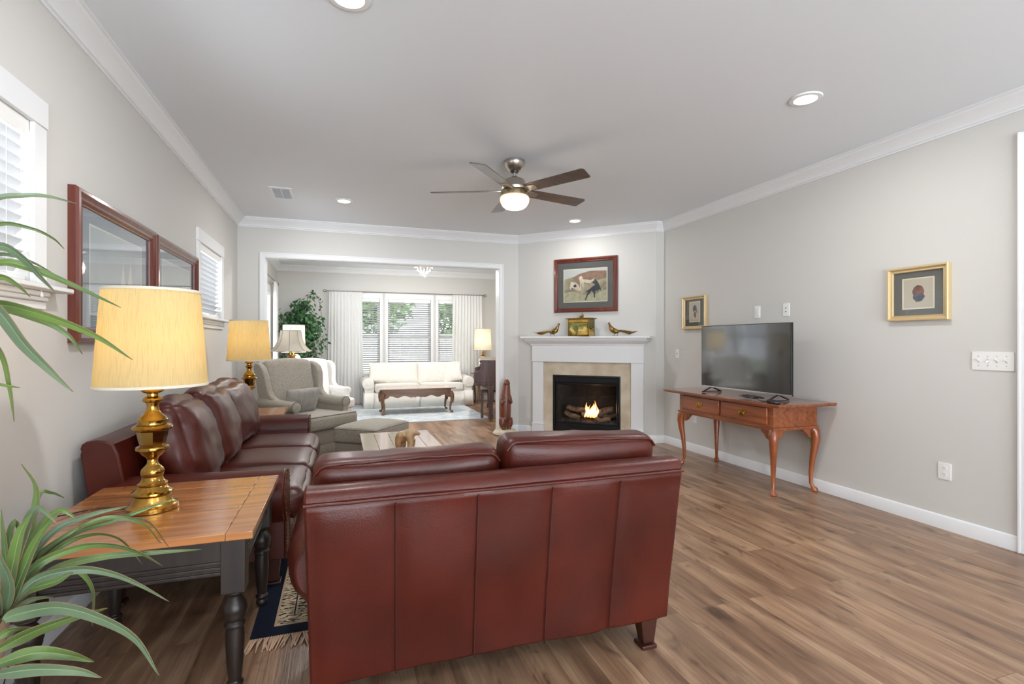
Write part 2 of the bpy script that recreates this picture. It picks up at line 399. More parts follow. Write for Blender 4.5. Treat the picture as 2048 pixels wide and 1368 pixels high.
# ---------------------------------------------------------------- the rooms
def wall_x(name, x0, x1, a0, a1, holes, m=WALL):
    """wall standing along y between x0..x1"""
    bm = bm_new(); ys = sorted({a0, a1}|{h[0] for h in holes}|{h[1] for h in holes})
    for p, q in zip(ys, ys[1:]):
        zs = [(0, CH)]
        for h in holes:
            if h[0] <= p and q <= h[1]: zs = [(0, h[2]), (h[3], CH)]
        for z0, z1 in zs:
            if z1-z0 > .005: add_box(bm, x0, p, z0, x1, q, z1)
    return struct(name, bm, m)
def wall_y(name, y0, y1, a0, a1, holes, m=WALL):
    bm = bm_new(); xs = sorted({a0, a1}|{h[0] for h in holes}|{h[1] for h in holes})
    for p, q in zip(xs, xs[1:]):
        zs = [(0, CH)]
        for h in holes:
            if h[0] <= p and q <= h[1]: zs = [(0, h[2]), (h[3], CH)]
        for z0, z1 in zs:
            if z1-z0 > .005: add_box(bm, p, y0, z0, q, y1, z1)
    return struct(name, bm, m)
bm = bm_new(); add_box(bm, XL-.2, YS-.2, -.1, XR+.2, YF+.2, 0); struct('floor', bm, floor_material())
bm = bm_new(); add_box(bm, XL-.2, YS-.2, CH, XR+.2, YF+.2, CH+.1); struct('ceiling', bm, CEIL)
wall_x('wall_left', XL-.15, XL, YS-.15, YF+.15, WINS_L)
wall_x('wall_right', XR, XR+.15, YS-.15, YF+.15, [])
OPX0, OPX1, OPZ = -.851, 2.096, 2.275
wall_y('wall_back', YB, YB2, XL, XR, [(OPX0, OPX1, 0, OPZ)])
wall_y('wall_far', YF, YF+.15, XL, XR, WINS_F)
wall_y('wall_front', YS-.15, YS, XL, XR, WINS_ADDED)
# diagonal fireplace wall with an opening for the firebox, and its short return
FW = bpy.data.objects.new('wall_fireplace', None); C.objects.link(FW); FW.location = (FX, FY, 0); FW.rotation_euler = (0, 0, radians(135)); FW['kind'] = 'structure'
SL = (YB-FY)*sqrt(2)
bm = bm_new()
FB0, FB1, FBZ0, FBZ1 = .44, 1.365, .03, .81
for s0, s1, z0, z1 in [(0, FB0, 0, CH), (FB1, SL, 0, CH), (FB0, FB1, FBZ1, CH), (FB0, FB1, 0, FBZ0)]: add_box(bm, s0, -.1, z0, s1, 0, z1)
obj('wall_panel', bm, WALL, FW)
bm = bm_new(); add_box(bm, FX, FY, 0, XR, FY+.1, CH); struct('wall_return', bm, WALL)

def mitred(prof, path, closed=False):
    """prof: (out, z) swept along plan path, room on the right-hand side of travel is +out"""
    n = len(path); res = []
    def nrm(a, b):
        d = (Vector(b)-Vector(a)).normalized(); return Vector((d.y, -d.x))
    segn = [nrm(path[i], path[(i+1) % n]) for i in range(n if closed else n-1)]
    def offs(i):
        if closed or 0 < i < n-1:
            a, b = segn[i-1], segn[i % len(segn)]
            return (a+b)/(1+a.dot(b))
        return segn[0] if i == 0 else segn[-1]
    for i in range(len(segn)):
        bm = bm_new(); j = (i+1) % n; A, B = [], []
        for o_, z in prof:
            pa = Vector(path[i])+offs(i)*o_; pb = Vector(path[j])+offs(j)*o_
            A.append(bm.verts.new((pa.x, pa.y, z))); B.append(bm.verts.new((pb.x, pb.y, z)))
        k = len(prof)
        for q in range(k): bm.faces.new((A[q], A[(q+1) % k], B[(q+1) % k], B[q]))
        bm.faces.new(A); bm.faces.new(B[::-1]); res.append(bm)
    return res
crown = [(0, CH), (.095, CH), (.095, CH-.012), (.085, CH-.014), (.078, CH-.028), (.060, CH-.042), (.040, CH-.062), (.026, CH-.078), (.022, CH-.084), (.022, CH-.094), (.010, CH-.098), (.010, CH-.108), (0, CH-.108)]
base = [(0, 0), (.016, 0), (.016, .068), (.012, .076), (.012, .082), (.006, .090), (0, .092)]
main_path = [(XL, YS), (XL, YB), (FX-(YB-FY), YB), (FX, FY), (XR, FY), (XR, YS)]
far_path = [(XL, YB2), (XL, YF), (XR, YF), (XR, YB2)]
k_ = 0
for pth in (main_path, far_path):
    for b in mitred(crown, pth, True):
        k_ += 1; struct('trim_%d' % k_, b, TRIM, angle=25)
names = iter(['baseboard_left', 'baseboard_back_left', 'baseboard_back_right', 'baseboard_fireplace_left', 'baseboard_fireplace_right', 'baseboard_return', 'baseboard_right', 'baseboard_front', 'baseboard_far_left', 'baseboard_far', 'baseboard_far_right'])
for pth in ([(XL, YS), (XL, YB), (OPX0-.065, YB)], [(OPX1+.065, YB), (FX-(YB-FY), YB), (FX-1.66*.7071, FY+1.66*.7071)],
            [(FX-.11*.7071, FY+.11*.7071), (FX, FY), (XR, FY), (XR, 1.91)], [(XL, YB2), (XL, YF), (XR, YF), (XR, YB2)]):
    for b in mitred(base, pth):
        struct(next(names), b, TRIM)
# cased opening between the rooms
CW = .062
def casing_profile(bm, x0, x1, z0, z1, y, sgn):
    add_box(bm, x0, y, z0, x1, y+sgn*.014, z1)
for nm, y, s in (('trim_20', YB, -1), ('trim_21', YB2, 1)):
    bm = bm_new()
    for a, b, zz0, zz1 in ((OPX0-CW, OPX0-.004, 0, OPZ+CW), (OPX1+.004, OPX1+CW, 0, OPZ+CW), (OPX0-.004, OPX1+.004, OPZ+.004, OPZ+CW)):
        y0, y1 = sorted((y, y+s*.016)); add_box(bm, a, y0, zz0, b, y1, zz1)
    for a, b, zz0, zz1 in ((OPX0-CW, OPX0-CW+.014, 0, OPZ+CW), (OPX1+CW-.014, OPX1+CW, 0, OPZ+CW), (OPX0-CW+.014, OPX1+CW-.014, OPZ+CW-.014, OPZ+CW)):
        y0, y1 = sorted((y+s*.016, y+s*.024)); add_box(bm, a, y0, zz0, b, y1, zz1)
    struct(nm, bm, TRIM, bevel=.002)
bm = bm_new()
add_box(bm, OPX0-.004, YB-.002, 0, OPX0+.002, YB2+.002, OPZ); add_box(bm, OPX1-.002, YB-.002, 0, OPX1+.004, YB2+.002, OPZ); add_box(bm, OPX0, YB-.002, OPZ-.002, OPX1, YB2+.002, OPZ+.004)
struct('trim_22', bm, TRIM)
# casing of the doorway at the right edge of the picture
bm = bm_new(); add_box(bm, XR-.018, 1.82, 0, XR, 1.91, 2.50); add_box(bm, XR-.026, 1.895, 0, XR-.018, 1.91, 2.50); add_box(bm, XR-.018, .9, 2.41, XR, 1.82, 2.50)
struct('trim_23', bm, TRIM, bevel=.003)

# windows
def window(n, wall, a, b, z0, z1, casing=.09, header=.10, sill=True, sash=True):
    """built in a local frame: x along the wall, -y into the room, then turned into place"""
    w = b-a
    if wall == 'L': loc, rz = (XL, (a+b)/2, 0), pi/2      # local -y -> world +x
    elif wall == 'F': loc, rz = ((a+b)/2, YF, 0), 0
    else: loc, rz = ((a+b)/2, YS, 0), pi
    t = bpy.data.objects.new('window_%d' % n, None); C.objects.link(t); t.location = loc; t.rotation_euler = (0, 0, rz); t['kind'] = 'structure'
    h = w/2
    bm = bm_new()
    add_box(bm, -h-casing, -.018, z0-.02, -h, 0, z1); add_box(bm, h, -.018, z0-.02, h+casing, 0, z1)
    add_box(bm, -h-casing-.005, -.022, z1, h+casing+.005, 0, z1+header)
    obj('casing', bm, TRIM, t, bevel=.003)
    if sill:
        bm = bm_new(); add_box(bm, -h-casing-.10, -.07, z0-.022, h+casing+.10, .02, z0)
        obj('sill', bm, TRIM, t, bevel=.006)
        bm = bm_new()
        for i, (o, zz) in enumerate([(.030, .022), (.024, .042), (.016, .075)]): add_box(bm, -h-casing, -o, z0-zz-.022 if i else z0-.045, h+casing, 0, z0-.022-(0 if i == 0 else [.022, .042][i-1]))
        obj('apron', bm, TRIM, t, bevel=.004)
    # sash frame sits at the outer half of the wall
    bm = bm_new(); f = .045
    for x0, x1, p, q in ((-h, -h+f, z0, z1), (h-f, h, z0, z1), (-h+f, h-f, z0, z0+f), (-h+f, h-f, z1-f, z1)): add_box(bm, x0, .09, p, x1, .13, q)
    if sash: add_box(bm, -h+f, .085, (z0+z1)/2-.025, h-f, .13, (z0+z1)/2+.025)
    obj('sash_frame', bm, WHITEPL, t, bevel=.002)
    bm = bm_new(); add_box(bm, -h+f, .108, z0+f, h-f, .112, z1-f); obj('glass_pane', bm, GLASS, t)
    return t
def blind(wall, a, b, z0, z1, label, tilt, group, cords=True):
    w = b-a-.012
    if wall == 'L': loc, rz = (XL, (a+b)/2, 0), pi/2
    elif wall == 'F': loc, rz = ((a+b)/2, YF, 0), 0
    else: loc, rz = ((a+b)/2, YS, 0), pi
    t = thing('window_blind', label, 'blind', loc, rz, group); h = w/2
    bm = bm_new(); add_box(bm, -h, -.004, z1-.065, h, .0, z1-.001); add_box(bm, -h, 0, z1-.045, h, .055, z1-.003); obj('headrail', bm, WHITEPL, t, bevel=.003)
    bm = bm_new(); z = z1-.085; p = .0445
    while z > z0+.05:
        M = T(0, .03, z) @ RX(tilt); k = 4; pr = []
        for i in range(k+1):
            u = -1+2*i/k; pr.append((u*.025, .0025*(1-u*u)))
        pl = [(y, zz+.0012) for y, zz in pr]+[(y, zz-.0012) for y, zz in pr[::-1]]
        add_prism(bm, pl, -h, h, 'x', M)
        z -= p
    obj('slats', bm, SLAT, t)
    bm = bm_new(); add_box(bm, -h, .008, z0+.012, h, .055, z0+.032); obj('bottom_rail', bm, WHITEPL, t, bevel=.004)
    bm = bm_new()
    for x in ((-h+.13, h-.13) if w < 1 else (-h+.13, 0, h-.13)):
        add_tube(bm, [(x, .003, z0+.03), (x, .003, z1-.05), (x, .03, z1-.045), (x, .057, z1-.05), (x, .057, z0+.03)], .0009, 5)
        obj('ladder_cord', bm, WHITEPL, t); bm = bm_new()
    bm.free()
    if cords:
        bm = bm_new(); add_tube(bm, [(h-.05, -.006, z1-.06), (h-.045, -.012, z1-.35), (h-.02, -.02, z0+.05), (h+.02, -.035, z0-.03)], .0016, 6)
        add_tube(bm, [(h-.06, -.006, z1-.06), (h-.06, -.012, z1-.5)], .0016, 6)
        add_lathe(bm, [(.002, -.02), (.006, -.015), (.004, 0)], (h+.02, -.035, z0-.03), 8)
        obj('pull_cord', bm, WHITEPL, t)
    return t
wn = 0
for i, (a, b, z0, z1) in enumerate(WINS_L):
    wn += 1; window(wn, 'L', a, b, z0, z1, casing=.09 if i < 2 else .05, header=.11, sash=(i > 1))
for a, b, z0, z1 in WINS_F:
    wn += 1; window(wn, 'F', a, b, z0, z1, casing=.055 if True else 0, header=.11)
for a, b, z0, z1 in WINS_ADDED:
    wn += 1; window(wn, 'S', a, b, z0, z1, casing=.09, header=.1, sill=False, sash=False)  # frames and glass for the added rear openings
blind('L', *WINS_L[0], 'white slatted blind of the small high window nearest the camera, cut by the left edge', radians(-46), 'white slatted window blinds')
blind('L', *WINS_L[1], 'white slatted blind of the small high window beyond the two large pictures', radians(-40), 'white slatted window blinds')
blind('L', *WINS_L[2], 'white blind on the side wall of the far room, nearer the opening', radians(-14), 'white slatted window blinds')
blind('L', *WINS_L[3], 'white blind on the side wall of the far room, beside the leafy plant', radians(-14), 'white slatted window blinds')
blind('F', *WINS_F[0], 'left one of three white blinds behind the cream sofa', radians(-24), 'white slatted window blinds', False)
blind('F', *WINS_F[1], 'middle and widest showing of three white blinds behind the cream sofa', radians(-24), 'white slatted window blinds', False)
blind('F', *WINS_F[2], 'right one of three white blinds behind the cream sofa', radians(-24), 'white slatted window blinds', False)

# outdoors, seen only in slivers between the slats
bm = bm_new(); add_box(bm, -30, 11.2, -.5, 40, 60, -.3); struct('exterior_ground', bm, mat('dry_lawn', (150, 150, 120), .95, col2=(120, 128, 90), vscale=.8))
bm = bm_new()
for i in range(60): add_box(bm, -8+i*.30, 17, -.4, -8+i*.30+.285, 17.03, 1.55)
tag(obj('garden_fence', bm, mat('pale_fence', (150, 146, 140), .8, var=.08, vscale=2)), 'pale board fence outside the far windows', 'fence')
LEAFG = mat('tree_foliage', (96, 128, 62), .7, col2=(52, 84, 36), vscale=6, bump=.5, bscale=12)
def far_tree(x, y, h, r, label):
    t = thing('garden_tree', label, 'tree', (x, y, -.35), 0, 'trees beyond the garden fence')
    bm = bm_new(); add_tube(bm, [(0, 0, 0), (.05, 0, h*.4), (0, .05, h*.7)], [.14, .1, .05], 8); obj('trunk', bm, DARKWOOD, t)
    bm = bm_new(); rd = random.Random(int(x*10))
    for i in range(700):
        v = Vector((rd.gauss(0, 1), rd.gauss(0, 1), rd.gauss(0, 1))).normalized()*(rd.random()**.4)
        c = Vector((v.x*r, v.y*r, h*.66+v.z*r*1.0)); s = .16+.1*rd.random()
        a = Vector((rd.gauss(0, 1), rd.gauss(0, 1), rd.gauss(0, 1))).normalized(); b = a.orthogonal().normalized()
        q = [bm.verts.new(c+a*s), bm.verts.new(c+b*s*.5), bm.verts.new(c-a*s), bm.verts.new(c-b*s*.5)]; bm.faces.new(q)
    obj('foliage', bm, LEAFG, t, smooth=False)
for i, (x, y, h, r) in enumerate([(-2.2, 20, 4.4, 1.4), (1.4, 21.5, 5.0, 1.6), (4.9, 20, 4.2, 1.4), (8.4, 21.5, 4.8, 1.6)]):
    far_tree(x, y, h, r, ['tree outside, leftmost seen through the far blinds', 'tree outside, behind the middle far blind', 'tree outside, seen through the right far blind', 'tree outside, rightmost beyond the fence'][i])

# ---------------------------------------------------------------- ceiling fittings
DIFF = mat('lit_diffuser', (255, 250, 240), .5, emit=(255, 240, 215), estr=3)
def can_light(x, y, label, power=9.5):
    t = thing('recessed_light', label, 'ceiling light', (x, y, CH), 0, 'recessed ceiling lights')
    bm = bm_new(); add_lathe(bm, [(.062, -.001), (.066, -.010), (.088, -.008), (.092, -.0005)], seg=40, cap=False); obj('trim_ring', bm, TRIM, t, solid=.002)
    bm = bm_new(); add_lathe(bm, [(.0005, -.004), (.063, -.004), (.063, -.002), (.0005, -.002)], seg=32, cap=False); obj('diffuser', bm, DIFF, t)
    l = area('can_lamp', (x, y, CH-.013), (0, 0, 0), .12, power, (1, .98, .97)); return t
can_light(.037, 2.30, 'recessed light cut by the top edge of the picture'); can_light(2.69, 2.37, 'recessed light near the right crown moulding')
can_light(.04, 5.63, 'recessed light beside the ceiling vent'); can_light(2.72, 5.65, 'small recessed light in front of the fireplace wall', 5)
can_light(.04, -.9, 'unseen recessed light added behind the camera on the left', 10); can_light(2.7, -.9, 'unseen recessed light added behind the camera on the right', 10)  # unseen cans carrying the ceiling grid on, put in for their light
# vent
t = thing('ceiling_vent', 'white rectangular air vent in the ceiling', 'vent', (-.545, 5.54, CH))
bm = bm_new(); loop_frame(bm, .21, .40, [(0, 0), (0, .004), (.006, .008), (.028, .008), (.03, 0)], RX(pi/2)); obj('frame', bm, TRIM, t, rot=None)
bm = bm_new()
for i in range(17):
    y = -.165+i*.0205
    add_box(bm, -.076, -.010, -.0008, .076, .010, .0008, T(0, y, -.005) @ RX(radians(40)))
add_box(bm, -.004, -.17, -.008, .004, .17, -.004)
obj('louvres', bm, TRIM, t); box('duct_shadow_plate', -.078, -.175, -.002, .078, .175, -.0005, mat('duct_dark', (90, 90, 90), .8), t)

def ceiling_fan():
    t = thing('ceiling_fan', 'five-blade ceiling fan with brushed nickel motor and lit white bowl', 'ceiling fan', (1.36, 3.96, CH))
    bm = bm_new(); add_lathe(bm, [(.086, 0), (.088, -.012), (.084, -.03), (.066, -.06), (.046, -.078), (.028, -.082)], seg=40); obj('canopy', bm, NICKEL, t)
    bm = bm_new(); add_lathe(bm, [(.030, -.078), (.034, -.082), (.030, -.094), (.014, -.096)], seg=24); add_lathe(bm, [(.026, -.128), (.026, -.142), (.02, -.146)], seg=20); obj('rubber_collar', bm, BLACKMET, t)
    bm = bm_new(); add_lathe(bm, [(.0125, -.08), (.0125, -.14)], seg=16); obj('downrod', bm, NICKEL, t)
    bm = bm_new(); add_lathe(bm, [(.02, -.138), (.05, -.142), (.076, -.152), (.088, -.172), (.092, -.20), (.102, -.212), (.108, -.222), (.104, -.240), (.085, -.246)], seg=48); obj('motor_housing', bm, NICKEL, t)
    bm = bm_new(); add_lathe(bm, [(.09, -.246), (.114, -.252), (.118, -.262), (.118, -.288), (.112, -.293)], seg=48); obj('light_ring', bm, mat('brass_nickel_band', (186, 172, 140), .25, metal=1), t)
    bm = bm_new(); add_lathe(bm, [(.108, -.290), (.119, -.302), (.121, -.318), (.117, -.340), (.102, -.368), (.08, -.386), (.055, -.394), (.0005, -.396)], seg=48, cap=False)
    obj('glass_bowl', bm, mat('lit_opal_glass', (255, 246, 230), .3, emit=(255, 226, 190), estr=.48), t)
    BL = mat('walnut_blade', (92, 78, 70), .3, coat=.3, col2=(72, 60, 54), vscale=4, vstretch=(1, 10, 10))
    for k in range(5):
        a = radians(156.7-72*k)
        Mb = RZ(a)
        bm = bm_new(); pts = [(.13, -.052), (.13, .052), (.20, .058), (.672, .068), (.690, .060), (.702, -.048), (.685, -.066), (.20, -.058)]
        M2 = T(0, 0, -.243) @ Mb @ RX(radians(-13))
        add_prism(bm, pts, -.003, .003, 'z', M2); b = obj('blade', bm, BL, t, bevel=.0012)
        bm = bm_new(); M3 = T(0, 0, -.247) @ Mb @ RX(radians(-13))
        add_prism(bm, [(.07, -.018), (.07, .018), (.14, .040), (.215, .030), (.225, 0), (.215, -.030), (.14, -.040)], -.004, .002, 'z', M3); obj('blade_iron', bm, NICKEL, b, bevel=.001)
    point('fan_lamp', (1.36, 3.96, CH-.46), 1.6, (1, .88, .72), .11)
    return t
ceiling_fan()
def chandelier():
    t = thing('crystal_ceiling_light', 'small flush crystal chandelier glittering in the far room', 'chandelier', (1.40, 9.0, CH))
    bm = bm_new(); add_lathe(bm, [(.07, 0), (.07, -.02), (.02, -.03), (.015, -.10), (.03, -.12), (.01, -.2)], seg=24)
    for k in range(6):
        a = k*pi/3; add_tube(bm, bez([(0, 0, -.1), (.07*cos(a), .07*sin(a), -.14), (.14*cos(a), .14*sin(a), -.10), (.15*cos(a), .15*sin(a), -.07)], 5), .005, 6)
    obj('frame', bm, NICKEL, t)
    rd = random.Random(3); first = None
    for ring, (r, z, n) in enumerate([(.19, -.10, 18), (.16, -.16, 16), (.11, -.22, 12), (.06, -.27, 8), (.02, -.31, 3), (.18, -.06, 14), (.10, -.12, 10)]):
        for k in range(n):
            a = 2*pi*k/n+ring
            if first is None:
                bm = bm_new(); add_ball(bm, (0, 0, 0), .014, 1, (1, 1, 1.5)); first = c = obj('crystal', bm, mat('crystal', (255, 250, 245), .08, spec=1, coat=1, alpha=.85), t, smooth=False)
            else: c = first.copy(); C.objects.link(c); c.parent = t
            c.location = (r*cos(a), r*sin(a), z+rd.uniform(-.015, .015))
    for k in range(6):
        a = k*pi/3; bm = bm_new(); add_ball(bm, (.15*cos(a), .15*sin(a), -.07), .013, 2); obj('bulb', bm, mat('bulb_glow', (255, 250, 240), .4, emit=(255, 226, 190), estr=25), t)
    return t
chandelier()
point('chandelier_lamp', (1.40, 9.0, CH-.40), 20, (1, .93, .84), .15)
# far room cans (unseen fittings above the header, added to brighten that room)
can_light(.35, 8.0, 'unseen recessed light added to the far room, left', 22); can_light(2.5, 8.4, 'unseen recessed light added to the far room, right', 22)
# ---------------------------------------------------------------- leather seating
def nail_balls(bm, pts, r=.0042):
    for p in pts: add_ball(bm, p, r, 1)
def leather_sofa(name, label, W, n, loc, rz, backh=.79, D=.93, cush='boxed', seams=5, group=None):
    t = thing(name, label, 'sofa', loc, rz, group)
    # back: leaning frame with seams down the rear
    prof = [(.095, .118), (.080, .28), (.060, .42), (.042, .56), (.026, .68), (.018, backh-.06), (.022, backh-.045), (.018, backh-.035), (.024, backh-.015), (.042, backh-.002), (.08, backh+.002), (.115, backh-.003),
            (.145, backh-.02), (.165, backh-.07), (.20, .50), (.235, .118)]
    rear_ = bez([(0, y, z) for y, z in prof[:6]], 4); prof = [(p.y, p.z) for p in rear_]+prof[6:]; J = len(rear_)-1
    N = 80; bm = bm_new(); rings = add_prism(bm, prof, -W/2, W/2, 'x', n=N)
    for i, r in enumerate(rings):
        x = -1+2*i/N; u = ((x+1)/2*seams) % 1; d = min(u, 1-u)
        for j, v in enumerate(r):
            if j <= J and 0 < i < N and seams:
                v.co.y += (-.006*min(1, d*6)+.004)*min(1, (J-j)/3)
                k = noise.noise(Vector((v.co.x*3.1, v.co.z*3.3, 1.7)))
                v.co.y -= .012*k*min(1, d*5)*min(1, (J-j)/4)
            if J < j < J+8: v.co.z += .003*noise.noise(Vector((v.co.x*4, 1, 3)))
            tp = (v.co.z-.13)/(backh-.13); v.co.x *= 1-.022*(1-tp)
    back = obj('back_frame', bm, LEATH, t, bevel=.008)
    if seams:
        bm = bm_new()
        for s in range(1, seams):
            x = -W/2+W*s/seams
            add_tube(bm, [(x*(1-.022*(1-(z-.15)/(backh-.15))), y-.004, z) for y, z in prof[:J+1:3]+[prof[J]]], .0022, 6)
        obj('seam', bm, LEATH_D, back)
        bm = bm_new(); add_tube(bm, [(-W/2+W*i/30, .016, backh-.045+.002*noise.noise(Vector((i*.5, 0, 0)))) for i in range(31)], .005, 8); obj('top_piping', bm, LEATH, back)
    # arms
    for s in (-1, 1):
        xi = W/2-.175; cxx, cz, R = W/2-.055, .485, .118
        poly = [(xi, .15), (xi, .44)]
        for k in range(17):
            a = radians(195-k*(195+38)/16); rr = R*(1.0 if k < 10 else 1.02); poly.append((cxx+rr*cos(a), cz+rr*sin(a)*(1.0 if a > 0 else 1.25)))
        poly += [(W/2-.012, .345), (W/2-.015, .15)]
        bm = bm_new(); nn = 14; ringz = add_prism(bm, [(s*x, z) for x, z in poly], .10, D-.06, 'y', n=nn)
        for i, r in enumerate(ringz):
            f = i/nn
            sc_ = [.72, .90, .97, 1][min(i, 3)]
            for v in r:
                if v.co.z > .33: v.co.x = s*cxx+(v.co.x-s*cxx)*sc_; v.co.z = cz+(v.co.z-cz)*sc_
                if v.co.z > .38: v.co.z += .02*(1-f)**2+.0035*noise.noise(Vector((v.co.y*13, v.co.x*6, s)))
                if v.co.z > .3: v.co.x += s*.004*sin(f*40)*(1 if abs(v.co.x) > W/2 else 0)
        arm = obj('arm', bm, LEATH, t, bevel=.006)
        q = [(s*(cxx+(x-cxx)*.95), cz+(z-cz)*.95 if z > .2 else z) for x, z in poly]
        bm = bm_new(); add_prism(bm, q, D-.062, D-.05, 'y'); obj('arm_front', bm, LEATH, arm, bevel=.005)
        bm = bm_new(); pp = [Vector((x, D-.050, z)) for x, z in q]; path = []
        for a, b in zip(pp, pp[1:]):
            m = max(1, int((b-a).length/.018)); path += [a+(b-a)*k/m for k in range(m)]
        nail_balls(bm, [(p.x, p.y, p.z) for p in path]); obj('nailhead_trim', bm, BRASS_D, arm)
    # seat
    bm = bm_new(); rbox(bm, W-.352, D-.24, .17, .02, 6, M=T(0, .21+(D-.24)/2, .225)); obj('seat_base', bm, LEATH, t)
    wi = (W-.352)/n
    for i in range(n):
        x = -(W-.352)/2+wi*(i+.5)
        bm = bm_new(); rbox(bm, wi-.004, D-.20, .155, .055, 14, (.004, .02, .038), .006, 7, T(x, .225+(D-.20)/2, .375), seed=i+3)
        o = obj('seat_cushion', bm, LEATH, t)
    if cush == 'boxed':
        wb = (W-.03)/n
        for i in range(n):
            x = -(W-.03)/2+wb*(i+.5); top = .845+.027*(i == 1)
            hh = top-.45
            M = T(x, .27, .45+hh/2) @ RX(radians(7)) @ RY(radians(2.0 if i else -.2))
            bm = bm_new(); rbox(bm, wb-.006, .155, hh, .045, 18, (.004, .020, .004), .006, 8, M, seed=i+11)
            for v in bm.verts:
                if v.co.z < .64:
                    lim = W/2-.185; f = min(1, (.64-v.co.z)/.06)
                    if abs(v.co.x) > lim: v.co.x += (math.copysign(lim, v.co.x)-v.co.x)*f
            c = obj('back_cushion', bm, LEATH, t)
            bm = bm_new(); pts = []
            w2, z2 = wb/2-.012, hh/2-.010
            for k in range(40):
                u = -1+2*k/39; pts.append(M @ Vector((u*w2, -.071-.004*(1-u*u), z2+.004*noise.noise(Vector((u*5, i, 0)))+.008*(1-u*u)-.03*max(0, abs(u)-.93)/.07)))
            add_tube(bm, pts, .0048, 7); obj('piping', bm, LEATH, c)
    else:
        wb = (W-.36)/n
        for i in range(n):
            x = -(W-.36)/2+wb*(i+.5)
            M = T(x+.01*(i-1), .315, .69) @ RX(radians(16)) @ RZ(radians([-6, 3, 5][i % 3]))
            bm = bm_new(); rbox(bm, wb+.045, .17, .50, .075, 26, (.012, .075, .030), .017, 7.5, M, seed=i+2); c = obj('back_cushion', bm, LEATH, t, angle=80)
    for s in (-1, 1):
        for y in (.13, D-.12):
            bm = bm_new(); x = s*(W/2-.10)
            add_prism(bm, [(x-s*.045, .155), (x+s*.04, .155), (x+s*.028, .02), (x-s*.022, .02)], y-.035, y+.035, 'y')
            for v in bm.verts:
                if v.co.z < .1: v.co.y = y+(v.co.y-y)*.65
            add_box(bm, x-.034, y-.034, 0, x+.034, y+.034, .016); obj('leg', bm, mat('dark_leg', (62, 30, 20), .4), t, bevel=.003)
    return t
leather_sofa('leather_loveseat', 'oxblood leather loveseat with its seamed back to the viewer', 1.405, 2, (.594, 1.69, 0), 0, .785)
leather_sofa('leather_sofa', 'long oxblood leather sofa with three puffy cushions along the left wall', 2.20, 3, (-1.135, 3.91, 0), -pi/2, .80, .93, 'puffy', 0)

# ---------------------------------------------------------------- plank-topped tables
def turned_leg(bm, x, y, h, top=.038, blk=.19, sc=1.0):
    add_box(bm, x-top, y-top, h-blk, x+top, y+top, h)
    z = h-blk; f = z/.38
    prof = [(.030, z), (.034, z-.006*f), (.028, z-.014*f), (.020, z-.022*f), (.024, z-.028*f), (.036, z-.045*f), (.040, z-.06*f), (.040, z-.072*f), (.036, z-.084*f), (.037, z-.088*f), (.033, z-.1*f), (.027, z-.108*f), (.034, z-.116*f), (.034, z-.124*f),
            (.029, z-.13*f), (.031, z-.18*f), (.027, z-.26*f), (.021, z-.315*f), (.020, z-.32*f), (.028, z-.328*f), (.028, z-.336*f), (.021, z-.343*f), (.026, z-.355*f), (.024, z-.368*f), (.013, 0)]
    add_lathe(bm, [(r*sc, zz) for r, zz in prof], (x, y, 0), 28)
def plank_table(name, label, cat, x0, y0, x1, y1, h, along='x', group=None):
    w, d = x1-x0, y1-y0; t = thing(name, label, cat, ((x0+x1)/2, (y0+y1)/2, 0), 0, group)
    bm = bm_new(); th = .026; bb = .085
    if along == 'x':
        n = 6; L0, L1 = -w/2+bb, w/2-bb
        for i in range(n): add_box(bm, L0+.0012, -d/2+d*i/n+.0011, h-th, L1-.0012, -d/2+d*(i+1)/n-.0011, h)
        add_box(bm, -w/2, -d/2, h-th, L0, d/2, h); add_box(bm, L1, -d/2, h-th, w/2, d/2, h)
    else:
        n = 5; L0, L1 = -d/2+bb, d/2-bb
        for i in range(n): add_box(bm, -w/2+w*i/n+.0011, L0+.0012, h-th, -w/2+w*(i+1)/n-.0011, L1-.0012, h)
        add_box(bm, -w/2, -d/2, h-th, w/2, L0, h); add_box(bm, -w/2, L1, h-th, w/2, d/2, h)
    obj('tabletop', bm, HONEY if along == 'x' else HONEY_Y, t, bevel=.0022)
    box('substrate', -w/2+.004, -d/2+.004, h-th-.004, w/2-.004, d/2-.004, h-.003, mat('groove_dark', (58, 34, 20), .7), t)
    bm = bm_new(); i_ = .045; a = .13; z1 = h-th-.004; z0 = z1-a; tk = .02
    for (p, q, r, s) in ((-w/2+i_, -d/2+i_, w/2-i_, -d/2+i_+tk), (-w/2+i_, d/2-i_-tk, w/2-i_, d/2-i_), (-w/2+i_, -d/2+i_, -w/2+i_+tk, d/2-i_), (w/2-i_-tk, -d/2+i_, w/2-i_, d/2-i_)):
        add_box(bm, p, q, z0, r, s, z1)
        e = .005
        for zz in (z0+.004, z0+.022, z0+.040): add_box(bm, p-e, q-e, zz, r+e, s+e, zz+.011)
    obj('apron', bm, DARKWOOD, t, bevel=.002)
    for sx in (-1, 1):
        for sy in (-1, 1):
            bm = bm_new(); turned_leg(bm, sx*(w/2-i_-.022), sy*(d/2-i_-.022), z1); obj('leg', bm, DARKWOOD, t, bevel=.0015)
    return t
plank_table('side_table', 'honey oak plank-top side table with dark turned legs, in the left foreground', 'table', -1.005, 1.955, -.285, 2.745, .60, 'x')
plank_table('end_table', 'small honey oak plank-top table between the long leather sofa and the wing chair', 'table', -1.10, 5.05, -.49, 5.60, .60, 'x')
plank_table('coffee_table', 'low pale-shining plank coffee table behind the loveseat', 'table', .163, 3.55, .755, 4.67, .45, 'y')

